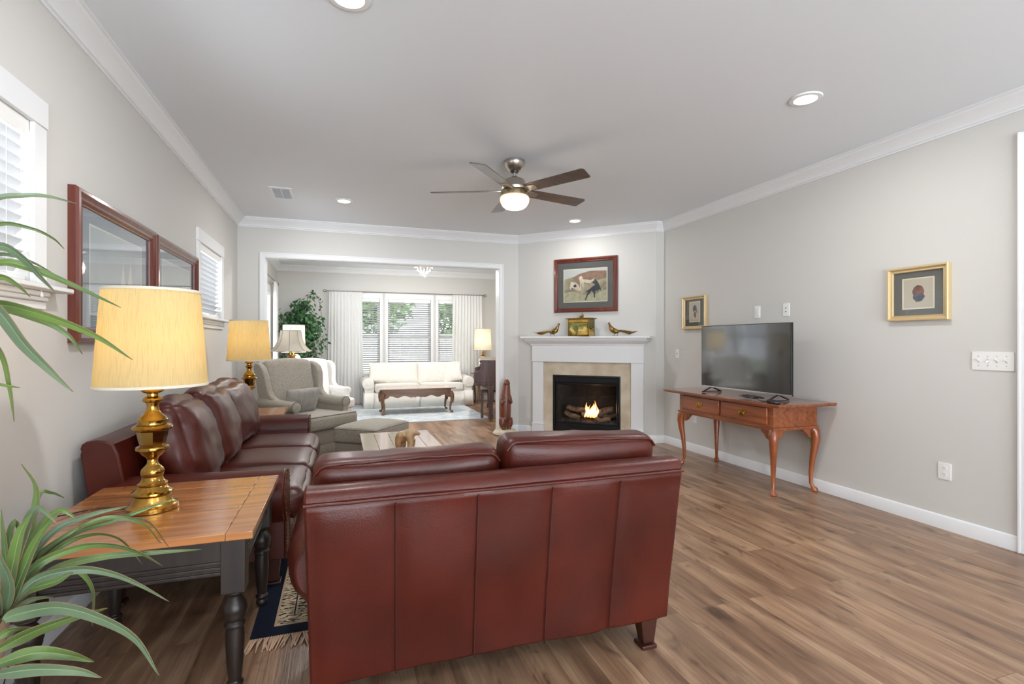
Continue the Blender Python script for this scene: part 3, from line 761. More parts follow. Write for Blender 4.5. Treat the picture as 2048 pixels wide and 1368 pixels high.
# ---------------------------------------------------------------- brass lamps
def drum_shade(bm, r0, r1, z0, z1, seg=160, pleat=.0012, thick=True):
    rings = []
    for i in range(7):
        f = i/6; r = r0+(r1-r0)*f; z = z0+(z1-z0)*f
        rings.append([bm.verts.new(((r+pleat*(1 if k % 2 else -1))*cos(2*pi*k/seg), (r+pleat*(1 if k % 2 else -1))*sin(2*pi*k/seg), z)) for k in range(seg)])
    for a, b in zip(rings, rings[1:]):
        for k in range(seg): bm.faces.new((a[k], a[(k+1) % seg], b[(k+1) % seg], b[k]))
def brass_lamp(loc, label, power, rz=0):
    t = thing('brass_table_lamp', label, 'lamp', loc, rz, 'brass baluster lamps with pleated shades')
    bm = bm_new()
    add_lathe(bm, [(.082, 0), (.088, .003), (.088, .018), (.082, .022), (.074, .026), (.068, .034), (.064, .046), (.060, .056), (.066, .060), (.070, .066), (.069, .072), (.060, .077), (.052, .084), (.047, .094), (.050, .098), (.050, .104), (.042, .109), (.037, .118), (.034, .128)], seg=48)
    add_lathe(bm, [(.034, .128), (.0385, .138), (.040, .148), (.036, .160), (.026, .170), (.0185, .180), (.0175, .196), (.024, .205), (.036, .216), (.046, .228)], seg=40)
    add_lathe(bm, [(.046, .228), (.055, .234), (.056, .240), (.054, .246), (.042, .250)], seg=48)
    add_lathe(bm, [(.041, .250), (.046, .268), (.050, .290), (.053, .306)], seg=8)
    add_lathe(bm, [(.052, .306), (.066, .314), (.068, .320), (.064, .327), (.050, .334)], seg=48)
    add_lathe(bm, [(.050, .334), (.049, .344), (.051, .350), (.044, .362), (.030, .374), (.0225, .386), (.020, .402), (.0225, .412), (.024, .418), (.032, .422), (.034, .428), (.029, .436), (.019, .442), (.019, .452)], seg=40)
    add_lathe(bm, [(.018, .452), (.030, .457), (.039, .463), (.038, .468), (.028, .477), (.018, .484), (.015, .49), (.014, .53)], seg=40)
    obj('baluster', bm, BRASS, t)
    bm = bm_new(); add_lathe(bm, [(.010, .53), (.010, .56), (.017, .565), (.017, .60), (.012, .61)], seg=20); obj('socket', bm, BRASS_D, t)
    bm = bm_new(); add_lathe(bm, [(.012, .61), (.018, .63), (.030, .66), (.030, .685), (.018, .705), (.002, .71)], seg=20); obj('bulb', bm, mat('warm_bulb', (255, 244, 214), .4, emit=(255, 214, 140), estr=6), t)
    bm = bm_new()
    add_tube(bm, bez([(.017, 0, .60), (.05, 0, .68), (.03, 0, .80), (0, 0, .825)], 6), .002, 6); add_tube(bm, bez([(-.017, 0, .60), (-.05, 0, .68), (-.03, 0, .80), (0, 0, .825)], 6), .002, 6)
    for k in range(3):
        a = k*2*pi/3; add_tube(bm, [(0, 0, .825), (.158*cos(a), .158*sin(a), .835)], .0018, 5)
    obj('harp', bm, BRASS_D, t)
    bm = bm_new(); drum_shade(bm, .186, .160, .482, .848); sh = obj('lamp_shade', bm, SHADE, t, angle=60)
    for r, z in ((.187, .482), (.161, .848)):
        bm = bm_new(); add_lathe(bm, [(r-.001, z-.001), (r+.0022, z-.001), (r+.0016, z+.009), (r-.001, z+.009)], seg=80, cap=False); bm.faces.ensure_lookup_table(); obj('trim_band', bm, mat('shade_trim_tape', (214, 206, 190), .9), sh)
    point('lamp_bulb_light', (loc[0], loc[1], loc[2]+.67), power, (1, .86, .62), .03)
    return t
near_lamp = brass_lamp((-.695, 2.34, .60), 'brass baluster lamp with lit pleated shade on the side table in the left foreground', 3.6, .3)
brass_lamp((-.80, 5.27, .60), 'brass baluster lamp with lit pleated shade on the small table beyond the long sofa', 4.2, .1)
bm = bm_new(); add_tube(bm, bez([(-.78, 2.345, .606), (-.88, 2.40, .604), (-.96, 2.36, .604), (-1.012, 2.28, .602), (-1.03, 2.26, .50), (-1.06, 2.22, .25), (-1.10, 2.20, .02)], 8), .0022, 6)
_inv = (T(-.695, 2.34, .60) @ RZ(.3)).inverted()
for v in bm.verts: v.co = _inv @ v.co
obj('power_cord', bm, BLACKMET, near_lamp)
# ---------------------------------------------------------------- foreground plant
LEAVES = [[[[-0.751,1.52,0.604],[-0.747,1.565,0.663],[-0.732,1.607,0.72],[-0.694,1.64,0.769],[-0.625,1.663,0.79],[-0.559,1.688,0.795]],0.03],[[[-0.751,1.52,0.604],[-0.745,1.597,0.674],[-0.682,1.655,0.74],[-0.584,1.701,0.76],[-0.462,1.739,0.792]],0.03],[[[-0.751,1.52,0.604],[-0.749,1.583,0.664],[-0.709,1.633,0.725],[-0.609,1.662,0.775],[-0.53,1.699,0.74],[-0.5,1.752,0.661]],0.018],[[[-0.764,1.546,0.593],[-0.756,1.613,0.635],[-0.704,1.665,0.721],[-0.626,1.708,0.748],[-0.537,1.748,0.734],[-0.494,1.803,0.63]],0.016],[[[-0.739,1.495,0.614],[-0.696,1.527,0.71],[-0.62,1.548,0.741],[-0.558,1.573,0.73],[-0.504,1.601,0.692],[-0.462,1.634,0.637]],0.028],[[[-0.751,1.52,0.604],[-0.678,1.561,0.684],[-0.585,1.596,0.694],[-0.48,1.627,0.679],[-0.373,1.656,0.663]],0.026],[[[-0.72,1.457,0.631],[-0.671,1.472,0.698],[-0.592,1.477,0.712],[-0.528,1.487,0.69],[-0.472,1.5,0.647],[-0.413,1.512,0.59]],0.028],[[[-0.764,1.546,0.593],[-0.686,1.58,0.72],[-0.623,1.62,0.748],[-0.57,1.662,0.715],[-0.534,1.711,0.622]],0.018],[[[-0.751,1.52,0.604],[-0.692,1.517,0.685],[-0.622,1.511,0.702],[-0.599,1.519,0.687],[-0.58,1.53,0.633],[-0.59,1.55,0.539]],0.022],[[[-0.701,1.419,0.639],[-0.676,1.417,0.651],[-0.59,1.394,0.663],[-0.502,1.371,0.633],[-0.432,1.353,0.584],[-0.387,1.345,0.499]],0.042],[[[-0.703,1.378,0.592],[-0.637,1.397,0.617],[-0.567,1.416,0.629],[-0.518,1.442,0.626]],0.04],[[[-0.664,1.301,0.602],[-0.595,1.306,0.613],[-0.542,1.316,0.593],[-0.503,1.331,0.562]],0.036],[[[-0.651,1.275,0.598],[-0.578,1.268,0.6],[-0.505,1.261,0.586],[-0.465,1.265,0.561]],0.036],[[[-0.778,1.582,0.585],[-0.75,1.586,0.714],[-0.729,1.592,0.803],[-0.726,1.604,0.885],[-0.77,1.632,0.942]],0.034],[[[-0.751,1.52,0.604],[-0.728,1.526,0.678],[-0.685,1.524,0.8],[-0.645,1.524,0.843],[-0.613,1.527,0.82]],0.034],[[[-0.751,1.52,0.604],[-0.724,1.498,0.722],[-0.683,1.471,0.834],[-0.65,1.447,0.874],[-0.606,1.419,0.843]],0.036],[[[-0.72,1.457,0.631],[-0.698,1.45,0.758],[-0.683,1.445,0.824],[-0.659,1.437,0.866]],0.038],[[[-0.716,1.456,0.631],[-0.689,1.464,0.723],[-0.665,1.474,0.795],[-0.625,1.478,0.853]],0.038],[[[-0.72,1.457,0.631],[-0.695,1.431,0.708],[-0.706,1.417,0.776],[-0.717,1.403,0.828]],0.036],[[[-0.782,1.584,0.577],[-0.774,1.581,0.669],[-0.778,1.582,0.753],[-0.788,1.586,0.841]],0.03],[[[-0.814,1.647,0.55],[-0.77,1.659,0.723],[-0.755,1.68,0.844],[-0.738,1.701,0.846],[-0.718,1.72,0.825]],0.016],[[[-0.751,1.52,0.604],[-0.711,1.524,0.631],[-0.69,1.535,0.633],[-0.667,1.545,0.626]],0.016],[[[-0.703,1.398,0.61],[-0.688,1.411,0.619],[-0.67,1.422,0.617],[-0.65,1.433,0.607]],0.022],[[[-0.723,1.458,0.631],[-0.696,1.396,0.717],[-0.691,1.342,0.783],[-0.696,1.291,0.826]],0.036],[[[-0.723,1.458,0.631],[-0.717,1.403,0.687],[-0.731,1.355,0.731],[-0.734,1.303,0.739]],0.036],[[[-0.723,1.458,0.631],[-0.717,1.403,0.658],[-0.731,1.355,0.678],[-0.728,1.301,0.665]],0.036],[[[-0.786,1.585,0.577],[-0.774,1.594,0.689],[-0.782,1.61,0.769],[-0.775,1.621,0.798],[-0.768,1.632,0.733]],0.028],[[[-0.723,1.458,0.627],[-0.707,1.373,0.628],[-0.68,1.285,0.621]],0.034],[[[-0.782,1.584,0.577],[-0.73,1.601,0.705],[-0.657,1.611,0.762],[-0.639,1.641,0.767]],0.014],[[[-0.732,1.482,0.62],[-0.69,1.478,0.674],[-0.628,1.468,0.693],[-0.598,1.469,0.708]],0.032],[[[-0.877,1.563,1.27],[-0.87,1.592,1.484],[-0.816,1.605,1.599],[-0.758,1.618,1.624],[-0.716,1.635,1.63],[-0.662,1.648,1.62]],0.02],[[[-0.914,1.628,1.271],[-0.886,1.65,1.502],[-0.828,1.662,1.556],[-0.767,1.673,1.551],[-0.731,1.693,1.532],[-0.718,1.72,1.509]],0.014],[[[-0.841,1.498,1.269],[-0.834,1.527,1.396],[-0.765,1.536,1.44],[-0.71,1.549,1.431],[-0.632,1.554,1.395],[-0.53,1.551,1.341]],0.032],[[[-0.877,1.563,1.27],[-0.837,1.56,1.446],[-0.771,1.548,1.482],[-0.723,1.542,1.453],[-0.691,1.542,1.412],[-0.66,1.542,1.373]],0.028],[[[-0.804,1.433,1.269],[-0.775,1.444,1.318],[-0.721,1.447,1.336],[-0.629,1.437,1.31],[-0.534,1.426,1.266],[-0.463,1.423,1.211]],0.036],[[[-0.841,1.498,1.269],[-0.778,1.503,1.333],[-0.669,1.493,1.304],[-0.621,1.503,1.27],[-0.598,1.521,1.223]],0.022],[[[-0.768,1.367,1.268],[-0.718,1.361,1.342],[-0.677,1.358,1.315],[-0.634,1.354,1.248],[-0.591,1.35,1.196],[-0.546,1.345,1.145]],0.046],[[[-0.841,1.498,1.269],[-0.805,1.499,1.387],[-0.743,1.491,1.403],[-0.712,1.494,1.386],[-0.691,1.5,1.359]],0.022],[[[-0.841,1.498,1.233],[-0.825,1.51,1.177],[-0.748,1.502,1.154],[-0.714,1.508,1.145]],0.012],[[[-0.914,1.628,1.271],[-0.882,1.644,1.448],[-0.822,1.65,1.477],[-0.766,1.657,1.464],[-0.712,1.665,1.43]],0.014],[[[-0.841,1.498,1.269],[-0.815,1.41,1.404],[-0.812,1.33,1.456]],0.03],[[[-0.841,1.498,1.269],[-0.84,1.418,1.336],[-0.842,1.34,1.33]],0.03],[[[-0.804,1.433,1.269],[-0.734,1.391,1.268],[-0.694,1.36,1.201],[-0.676,1.337,1.135]],0.03],[[[-0.877,1.563,1.27],[-0.827,1.551,1.293],[-0.765,1.536,1.232],[-0.746,1.535,1.144],[-0.739,1.537,1.062]],0.024]]
LEAFM = mat('dracaena_leaf', (96, 124, 54), .42, spec=.5, col2=(70, 96, 58), vscale=5, vstretch=(1, 1, 1), bump=.1, bscale=60)
LEAFM2 = mat('dracaena_leaf_bluish', (104, 126, 96), .42, spec=.5, col2=(78, 100, 76), vscale=6, bump=.1, bscale=60)
MIDR = mat('leaf_midrib', (132, 148, 98), .45); EDGE = mat('leaf_edge', (126, 104, 74), .45)
plant = thing('dracaena_plant', 'tall potted plant with long strap leaves at the left edge', 'plant', (0, 0, 0))
bm = bm_new(); add_lathe(bm, [(.10, 0), (.115, .01), (.135, .20), (.145, .24), (.145, .26), (.130, .26), (.125, .22)], (-.83, 1.50, 0), 36); obj('planter', bm, mat('terracotta_pot', (120, 84, 62), .7), plant)
bm = bm_new(); add_lathe(bm, [(.0005, .225), (.128, .22)], (-.83, 1.50, 0), 30, cap=False); obj('soil', bm, mat('potting_soil', (52, 40, 32), .95, bump=.5, bscale=80), plant)
bm = bm_new(); add_tube(bm, bez([(-.80, 1.50, .2), (-.775, 1.51, .42), (-.751, 1.52, .61)], 6), .014, 10); obj('cane', bm, mat('cane_bark', (120, 98, 76), .8, bump=.4, bscale=60), plant)
bm = bm_new(); add_tube(bm, bez([(-.86, 1.49, .2), (-.87, 1.50, .6), (-.85, 1.49, .95), (-.842, 1.498, 1.275)], 6), .014, 10); obj('cane', bm, MATS['cane_bark'], plant)
for li, (pts, w) in enumerate(LEAVES):
    P = bez(pts, 7); n = len(P); bm = bm_new(); L, R_, Mi = [], [], []
    for i, p in enumerate(P):
        f = i/(n-1); d = (P[min(i+1, n-1)]-P[max(i-1, 0)]).normalized()
        side = d.cross(Vector((.32, .95, .0))).normalized()      # blades twist to lie across their own droop
        side = (side+Vector((0, 0, .25*sin(li*1.7)))+.5*d.cross(Vector((0, 0, 1)))*(sin(li*2.1))).normalized()
        side = (side-d*side.dot(d)).normalized()
        ww = w*.43*(min(1, .35+f*3))*(1-f**2.2)**.85*.88+.0005
        nrm = side.cross(d).normalized()*(-.25*ww)
        L.append([bm.verts.new(p+side*ww*q+nrm*abs(q)) for q in (1, .92, .07, 0, -.07, -.92, -1)])
    for i in range(n-1):
        for q in range(6):
            fc = bm.faces.new((L[i][q], L[i][q+1], L[i+1][q+1], L[i+1][q])); fc.material_index = [2, 0, 1, 1, 0, 2][q]
    lf = obj('leaf', bm, LEAFM if li % 3 else LEAFM2, plant, angle=80, solid=.0012); lf.data.materials.append(MIDR); lf.data.materials.append(EDGE)
# ---------------------------------------------------------------- fireplace
R45 = -pi/4
def fw(s, out, z=0):
    n = Vector((-.70711, -.70711)); d = Vector((-.70711, .70711)); p = Vector((FX, FY))+d*s+n*out
    return (p.x, p.y, z)
# local frames on that wall: x to the viewer's right, -y into the room; s = SC0 - x
SC0 = .90
def mantel():
    t = thing('fireplace_mantel', 'white painted mantelpiece with pilasters round the corner gas fireplace', 'mantel', fw(SC0, 0), R45)
    def X(s): return SC0-s
    bm = bm_new()
    for out, z0, z1, e in [(.215, 1.305, 1.332, .87), (.175, 1.285, 1.305, .825)]: add_box(bm, -e, -out, z0, e, 0, z1)
    obj('shelf', bm, TRIM, t, bevel=.004)
    bm = bm_new(); pr = [(.0, 1.285), (.168, 1.285), (.160, 1.272), (.135, 1.255), (.105, 1.243), (.085, 1.232), (.078, 1.222), (.078, 1.214), (.062, 1.208), (.0, 1.208)]
    for sgn in (1,):
        rings = []
        for o_, z in pr: e = .76+max(0, o_-.06)*.85; rings.append([bm.verts.new(q) for q in [(-e, 0, z), (-e, -o_, z), (e, -o_, z), (e, 0, z)]])
        m = len(rings)
        for i in range(m):
            A, B = rings[i], rings[(i+1) % m]
            for k in range(4): bm.faces.new((A[k], A[(k+1) % 4], B[(k+1) % 4], B[k]))
    obj('crown_moulding', bm, TRIM, t, angle=20)
    bm = bm_new(); add_box(bm, -.76, -.062, .99, .76, 0, 1.21); add_box(bm, -.765, -.068, .99, .765, -.0, 1.005); obj('frieze', bm, TRIM, t, bevel=.003)
    for sg in (-1, 1):
        bm = bm_new(); a, b = sorted((sg*.60, sg*.755)); add_box(bm, a, -.055, .12, b, 0, .99); obj('pilaster', bm, TRIM, t, bevel=.003)
        bm = bm_new(); add_box(bm, a-.006, -.062, 0, b+.006, 0, .14); add_box(bm, a-.012, -.07, .135, b+.012, 0, .15); obj('plinth', bm, TRIM, t, bevel=.003)
    MARB = mat('cream_marble', (214, 204, 184), .22, coat=.3, col2=(190, 176, 152), vscale=5, vdetail=8)
    bm = bm_new()
    for a, b, z0, z1 in ((-.60, -.463, 0, .99), (.463, .60, 0, .99), (-.463, .463, .815, .99)): add_box(bm, a, -.03, z0, b, 0, z1)
    obj('marble_surround', bm, MARB, t, bevel=.0015)
    return t
mantel()
def insert_():
    t = thing('gas_fireplace', 'black framed gas fireplace insert with glass front and dark firebox', 'fireplace', fw(SC0, 0), R45)
    DK = mat('firebox_metal', (22, 23, 24), .5, bump=.2, bscale=30); BR = mat('firebox_brick', (44, 38, 34), .9, col2=(24, 21, 20), vscale=12, bump=.4, bscale=25)
    bm = bm_new(); y0, y1 = .0, .40; e = .462
    add_box(bm, -e, y1, .03, e, y1+.01, .81); add_box(bm, -e, 0, .03, -e+.01, y1, .81); add_box(bm, e-.01, 0, .03, e, y1, .81); add_box(bm, -e, 0, .03, e, y1, .045); add_box(bm, -e, 0, .80, e, y1, .81)
    obj('firebox', bm, BR, t)
    bm = bm_new(); loop_frame(bm, .928, .785, [(0, 0), (0, .032), (.012, .036), (.024, .036), (.030, .028), (.030, 0)], T(0, 0, .4225)); obj('outer_frame', bm, BLACKMET, t, angle=20)
    bm = bm_new(); add_box(bm, -.432, -.028, .735, .432, -.012, .785); add_box(bm, -.43, -.034, .722, .43, -.012, .736)
    obj('top_louvre', bm, BLACKMET, t, bevel=.002)
    bm = bm_new(); add_box(bm, -.432, -.022, .06, .432, -.008, .155); add_box(bm, -.43, -.030, .150, .43, -.012, .164)
    obj('lower_panel', bm, BLACKMET, t, bevel=.002)
    bm = bm_new(); loop_frame(bm, .862, .556, [(0, 0), (0, .016), (.005, .020), (.022, .020), (.027, .014), (.027, 0)], T(0, 0, .443)); obj('door_frame', bm, mat('steel_blue_black', (40, 44, 48), .3, metal=.6), t, angle=20)
    bm = bm_new(); add_box(bm, -.405, -.006, .19, .405, -.003, .695); obj('glass_pane', bm, GLASS, t)
    bm = bm_new(); add_box(bm, -.42, .03, .165, .42, .37, .195); rd = random.Random(2)
    for k in range(150): add_ball(bm, (rd.uniform(-.40, .40), rd.uniform(.03, .30), .20), rd.uniform(.008, .02), 1, (1, 1, .6))
    tag(obj('ember_bed', bm, mat('lava_gravel', (70, 66, 62), .95, col2=(36, 33, 31), vscale=40), t, smooth=False), kind='stuff')
    return t
insert_()
LOG = mat('ceramic_log', (128, 104, 80), .9, col2=(58, 46, 38), vscale=14, vstretch=(1, 1, 1), bump=.8, bscale=25)
def log_(p0, p1, r, label):
    a, b = Vector(fw(SC0-p0[0], p0[1], p0[2])), Vector(fw(SC0-p1[0], p1[1], p1[2])); o_ = (a+b)/2
    t = None; n = 9; bm = bm_new(); P = []; Rr = []
    for i in range(n):
        f = i/(n-1); p = a+(b-a)*f-o_; p.z += .012*sin(f*5+r*90); P.append(p); Rr.append(r*(.92+.16*noise.noise(Vector((f*5, r*100, 0)))))
    add_tube(bm, P, Rr, 12)
    for v in bm.verts: v.co += Vector((noise.noise(v.co*30), noise.noise(v.co*30+Vector((9, 0, 0))), noise.noise(v.co*30+Vector((0, 9, 0)))))*.006
    l = obj('gas_log', bm, LOG, loc=tuple(o_)); tag(l, label, 'log', 'ceramic logs in the fireplace')
# (x right, out<0 = inside, z)
log_((-.36, -.24, .36), (-.02, -.28, .29), .040, 'rear dark log lying to the left of the flames')
log_((-.34, -.12, .30), (-.14, -.10, .22), .036, 'front short log on the left, its cut end towards the glass')
log_((-.12, -.16, .27), (.06, -.22, .36), .034, 'log leaning behind the flames in the middle of the fire')
log_((.08, -.20, .30), (.30, -.24, .35), .050, 'thick pale log to the right of the flames')
log_((.10, -.09, .235), (.30, -.07, .235), .030, 'low front log on the right of the ember bed')
log_((.12, -.27, .26), (.38, -.30, .27), .036, 'dark rear log at the far right of the fire')
def flames():
    m = bpy.data.materials.new('flame'); m.use_nodes = True; N = m.node_tree.nodes; L = m.node_tree.links; N.clear()
    o = N.new('ShaderNodeOutputMaterial'); e = N.new('ShaderNodeEmission'); tp = N.new('ShaderNodeBsdfTransparent'); mx = N.new('ShaderNodeMixShader')
    tc = N.new('ShaderNodeTexCoord'); sp = N.new('ShaderNodeSeparateXYZ'); rp = N.new('ShaderNodeValToRGB'); L.new(tc.outputs['Generated'], sp.inputs[0]); L.new(sp.outputs['Z'], rp.inputs[0])
    el = rp.color_ramp.elements; el[0].position = 0; el[0].color = srgb(255, 130, 60); el[1].position = 1; el[1].color = srgb(255, 120, 40); q = el.new(.4); q.color = srgb(255, 205, 150)
    L.new(rp.outputs[0], e.inputs[0]); e.inputs[1].default_value = 2.2; lw = N.new('ShaderNodeLayerWeight'); lw.inputs[0].default_value = .35
    L.new(lw.outputs['Facing'], mx.inputs[0]); L.new(e.outputs[0], mx.inputs[1]); L.new(tp.outputs[0], mx.inputs[2]); L.new(mx.outputs[0], o.inputs[0])
    t = thing('gas_flame', 'orange flames rising from the middle of the gas fire', 'flame', fw(SC0-.02, -.15, .24), R45)
    rd = random.Random(5)
    for k, (x, y, hh, r) in enumerate([(-.055, 0, .20, .026), (-.02, -.02, .17, .024), (.01, .02, .19, .026), (.045, 0, .23, .028), (.075, .01, .16, .02), (-.08, .01, .13, .018)]):
        P, Rr = [], []
        for i in range(12):
            f = i/11; P.append((x+.014*sin(f*6+k), y+.01*sin(f*5+k*2), f*hh)); Rr.append((r*(sin(pi*min(1, f*.85+.12))**.8)*(1-f**3)+.0008, r*.6*(1-f**2)+.0008))
        bm = bm_new(); add_tube(bm, P, Rr, 12); obj('flame_tongue', bm, m, t)
    o = point('fire_glow', fw(SC0-.02, -.14, .36), 1.6, (1, .5, .2), .05)
flames()

# mantel ornaments
def remeshed(name, parts, m, parent, vox=.006):
    bm = bm_new()
    for p in parts:
        if p[0] == 'b': add_ball(bm, p[1], p[2], 3, p[3] if len(p) > 3 else (1, 1, 1))
        else: add_tube(bm, bez(p[1], 6), [p[2][min(len(p[2])-1, int(i*(len(p[2])-1)/max(1, (len(p[1])-1)*6)))]+0 for i in range((len(p[1])-1)*6+1)] if hasattr(p[2], '__len__') else p[2], 12)
    return obj(name, bm, m, parent, remesh=vox)
def taper(pts, rad, n=6):
    """tube data with smoothly interpolated radii"""
    P = bez(pts, n); R_ = []
    for i in range(len(P)):
        f = i/(len(P)-1)*(len(rad)-1); a = int(min(f, len(rad)-2)); R_.append(rad[a]+(rad[a+1]-rad[a])*(f-a))
    return P, R_
def solid(name, tubes, balls, m, parent, vox=.006, M=None):
    bm = bm_new()
    for pts, rad in tubes:
        P, R_ = taper(pts, rad); add_tube(bm, P, R_, 14)
    for b in balls: add_ball(bm, b[0], b[1], 3, b[2] if len(b) > 2 else (1, 1, 1))
    if M is not None:
        for v in bm.verts: v.co = M @ v.co
    return obj(name, bm, m, parent, remesh=vox)
def pheasant(s, sg, label):
    """sg = +1: head towards the viewer's right"""
    t = thing('brass_pheasant', label, 'figurine', fw(s, .12, 1.332), R45, 'brass pheasants on the mantel'); t.scale = (1.18,)*3
    k = sg
    body = [([(-.02*k, 0, .052), (.02*k, 0, .05), (.055*k, 0, .066), (.075*k, 0, .095), (.088*k, 0, .122), (.094*k, 0, .135)], [.012, .028, .030, .019, .011, .010])]
    solid('body', body+[([(.095*k, 0, .137), (.112*k, 0, .132)], [.008, .002])], [((.094*k, 0, .138), .0125)], BRASS_D, t, .0035)
    bm = bm_new()
    for i in range(7):
        f = i/6; P, R_ = taper([(0, (i-3)*.004, .055), (-.06*k, (i-3)*.005, .045+.012*(1-f)), (-(.11+.05*(1-f))*k, (i-3)*.004, .022+.02*(1-f)), (-(.13+.09*(1-f))*k, (i-3)*.003, .012+.040*(1-f))], [.009, .008, .005, .0012]); add_tube(bm, P, R_, 7)
    obj('tail', bm, BRASS_D, t)
    for y in (-.014, .014):
        bm = bm_new(); add_tube(bm, [(.02*k+y*.6, y, .045), (.015*k+y, y, .022), (.022*k+y, y, .003)], [.006, .0035, .003], 7)
        for a in (-.5, 0, .5): add_tube(bm, [(.022*k+y, y, .003), (.022*k+y+.022*k*cos(a), y+.018*sin(a), .0025)], [.003, .0015], 5)
        obj('leg', bm, BRASS_D, t)
    return t
pheasant(1.355, 1, 'brass pheasant on the mantel, facing right towards the brass box')
pheasant(.45, -1, 'brass pheasant on the mantel, facing left towards the brass box')
def brass_box():
    t = thing('brass_box', 'embossed polished brass box with a bird finial in the middle of the mantel', 'box', fw(.925, .13, 1.332), R45-radians(10))
    w, d, h = .30, .17, .222
    bm = bm_new(); rbox(bm, w, d, h, .004, 10, M=T(0, 0, h/2)); obj('body', bm, mat('mirror_brass', (204, 178, 104), .10, metal=1, col2=(120, 116, 70), vscale=9, vdetail=1, ramp=(.46, .52), bump=.25, bscale=14), t)  # dark blotches put reflections into the brass colour
    bm = bm_new(); loop_frame(bm, w, h, [(0, 0), (0, .004), (.008, .006), (.012, 0)], T(0, -d/2, h/2)); obj('edge_band', bm, BRASS, t)
    bm = bm_new()
    for i in range(9): add_box(bm, -.135+i*.031, -d/2-.005, h-.045, -.135+i*.031+.024, -d/2, h-.012)
    rbox(bm, .28, .006, .046, .003, 6, M=T(0, -d/2-.001, h-.028)); obj('embossed_band', bm, BRASS, t, bevel=.003)
    bm = bm_new()
    for x, z, r in [(.02, .135, .011), (-.125, .02, .006), (.125, .02, .006), (.11, .15, .006), (-.10, .15, .006)]: add_ball(bm, (x, -d/2-.002, z), r, 2, (1, .5, 1))
    add_box(bm, w/2, -.012, .05, w/2+.004, .012, .10); add_tube(bm, bez([(w/2+.002, -.03, .12), (w/2+.02, -.02, .10), (w/2+.02, .02, .10), (w/2+.002, .03, .12)], 5), .004, 6); obj('studs', bm, BRASS, t)
    bm = bm_new(); rbox(bm, w+.05, d+.04, .012, .003, 8, M=T(-.005, 0, h+.006)); lid = obj('lid', bm, BRASS_D, t)
    solid('finial', [([(-.045, 0, h+.014), (-.02, 0, h+.026), (.015, 0, h+.034), (.02, 0, h+.060)], [.006, .017, .017, .010])], [((.012, 0, h+.066), .012), ((-.0, 0, h+.012), .02, (1.6, 1, .5))], BRASS_D, lid, .004)
    return t
brass_box()

# ---------------------------------------------------------------- pictures
def flat(bm, pts, y):
    bm.faces.new([bm.verts.new((x, y, z)) for x, z in pts])
def picture(name, label, loc, rz, w, h, prof, fm, matc, pw, ph, printm, shapes=(), liner=None, pz=0, group=None, line=None, tilt=0):
    t = thing(name, label, 'picture', loc, rz, group)
    if tilt: t.rotation_euler = (0, tilt, rz)
    bm = bm_new(); loop_frame(bm, w, h, prof); fr = obj('frame', bm, fm, t, angle=20)
    a = prof[-1][0]
    box('backing', -w/2+.004, -.004, -h/2+.004, w/2-.004, -.001, h/2-.004, mat('picture_back', (90, 80, 70), .9), t)
    box('mat_board', -w/2+a-.004, -.010, -h/2+a-.004, w/2-a+.004, -.006, h/2-a+.004, matc, t)
    if liner:
        bm = bm_new(); loop_frame(bm, pw+.02, ph+.02, [(0, .0095), (0, .0115), (.008, .0115), (.010, .0100)], T(0, 0, pz)); obj('mat_liner', bm, liner, t, angle=20)
    bm = bm_new(); add_box(bm, -pw/2, -.0108, -ph/2+pz, pw/2, -.0098, ph/2+pz); p = obj('print', bm, printm, t)
    for i, (pts, m) in enumerate(shapes):
        bm = bm_new(); flat(bm, [((u-.5)*pw, (.5-v)*ph+pz) for u, v in pts], -.0112-.00008*i); obj('printed_figure', bm, m, p, smooth=False)
    box('glass_pane', -w/2+a-.002, -.0145, -h/2+a-.002, w/2-a+.002, -.0135, h/2-a+.002, PICGLASS, t)
    return t
def N2(pts, x0, y0, w, h): return [((x-x0)/w, (y-y0)/h) for x, y in pts]
FIELD = mat('printed_meadow', (164, 158, 130), .8, col2=(118, 108, 88), vscale=9, vdetail=6)
INKB = mat('print_black', (38, 44, 50), .8); INKW = mat('print_cream', (218, 208, 190), .8, col2=(190, 172, 152), vscale=14); INKT = mat('print_russet', (150, 116, 96), .8, col2=(110, 96, 78), vscale=20); INKG = mat('print_grass', (150, 152, 124), .8, col2=(176, 170, 142), vscale=22)
sky_ = [(0, 0), (1, 0), (1, .12), (.6, .22), (.3, .2), (0, .3)]; brush = [(.2, .25), (.36, .14), (.62, .06), (1, .08), (1, .30), (.78, .36), (.5, .34), (.3, .40)]
grass = [(0, .72), (.2, .68), (.45, .8), (.75, .78), (1, .66), (1, 1), (0, 1)]
bdog = N2([(575, 680), (640, 640), (690, 600), (722, 580), (700, 560), (672, 548), (700, 530), (720, 505), (745, 518), (770, 560), (795, 620), (812, 680), (790, 655), (775, 655), (762, 682), (745, 662), (722, 680), (718, 765), (705, 765), (700, 705), (672, 668), (655, 692), (622, 722), (592, 795), (572, 795), (600, 722), (618, 682), (600, 678)], 270, 345, 613, 470)
wdog = N2([(486, 480), (500, 448), (525, 440), (540, 462), (548, 492), (600, 498), (655, 512), (720, 476), (690, 520), (650, 552), (600, 545), (560, 540), (552, 600), (540, 600), (532, 545), (515, 600), (522, 662), (507, 658), (505, 560), (498, 500)], 270, 345, 613, 470)
wdog2 = N2([(352, 590), (372, 540), (365, 522), (400, 528), (440, 535), (480, 570), (500, 620), (505, 660), (480, 650), (440, 640), (400, 610), (380, 610), (360, 640)], 270, 345, 613, 470)
patch = N2([(400, 590), (415, 570), (440, 560), (455, 580), (445, 605), (420, 602)], 270, 345, 613, 470)
sfx = fw((.48+1.35)/2, 0, (1.652+2.372)/2)
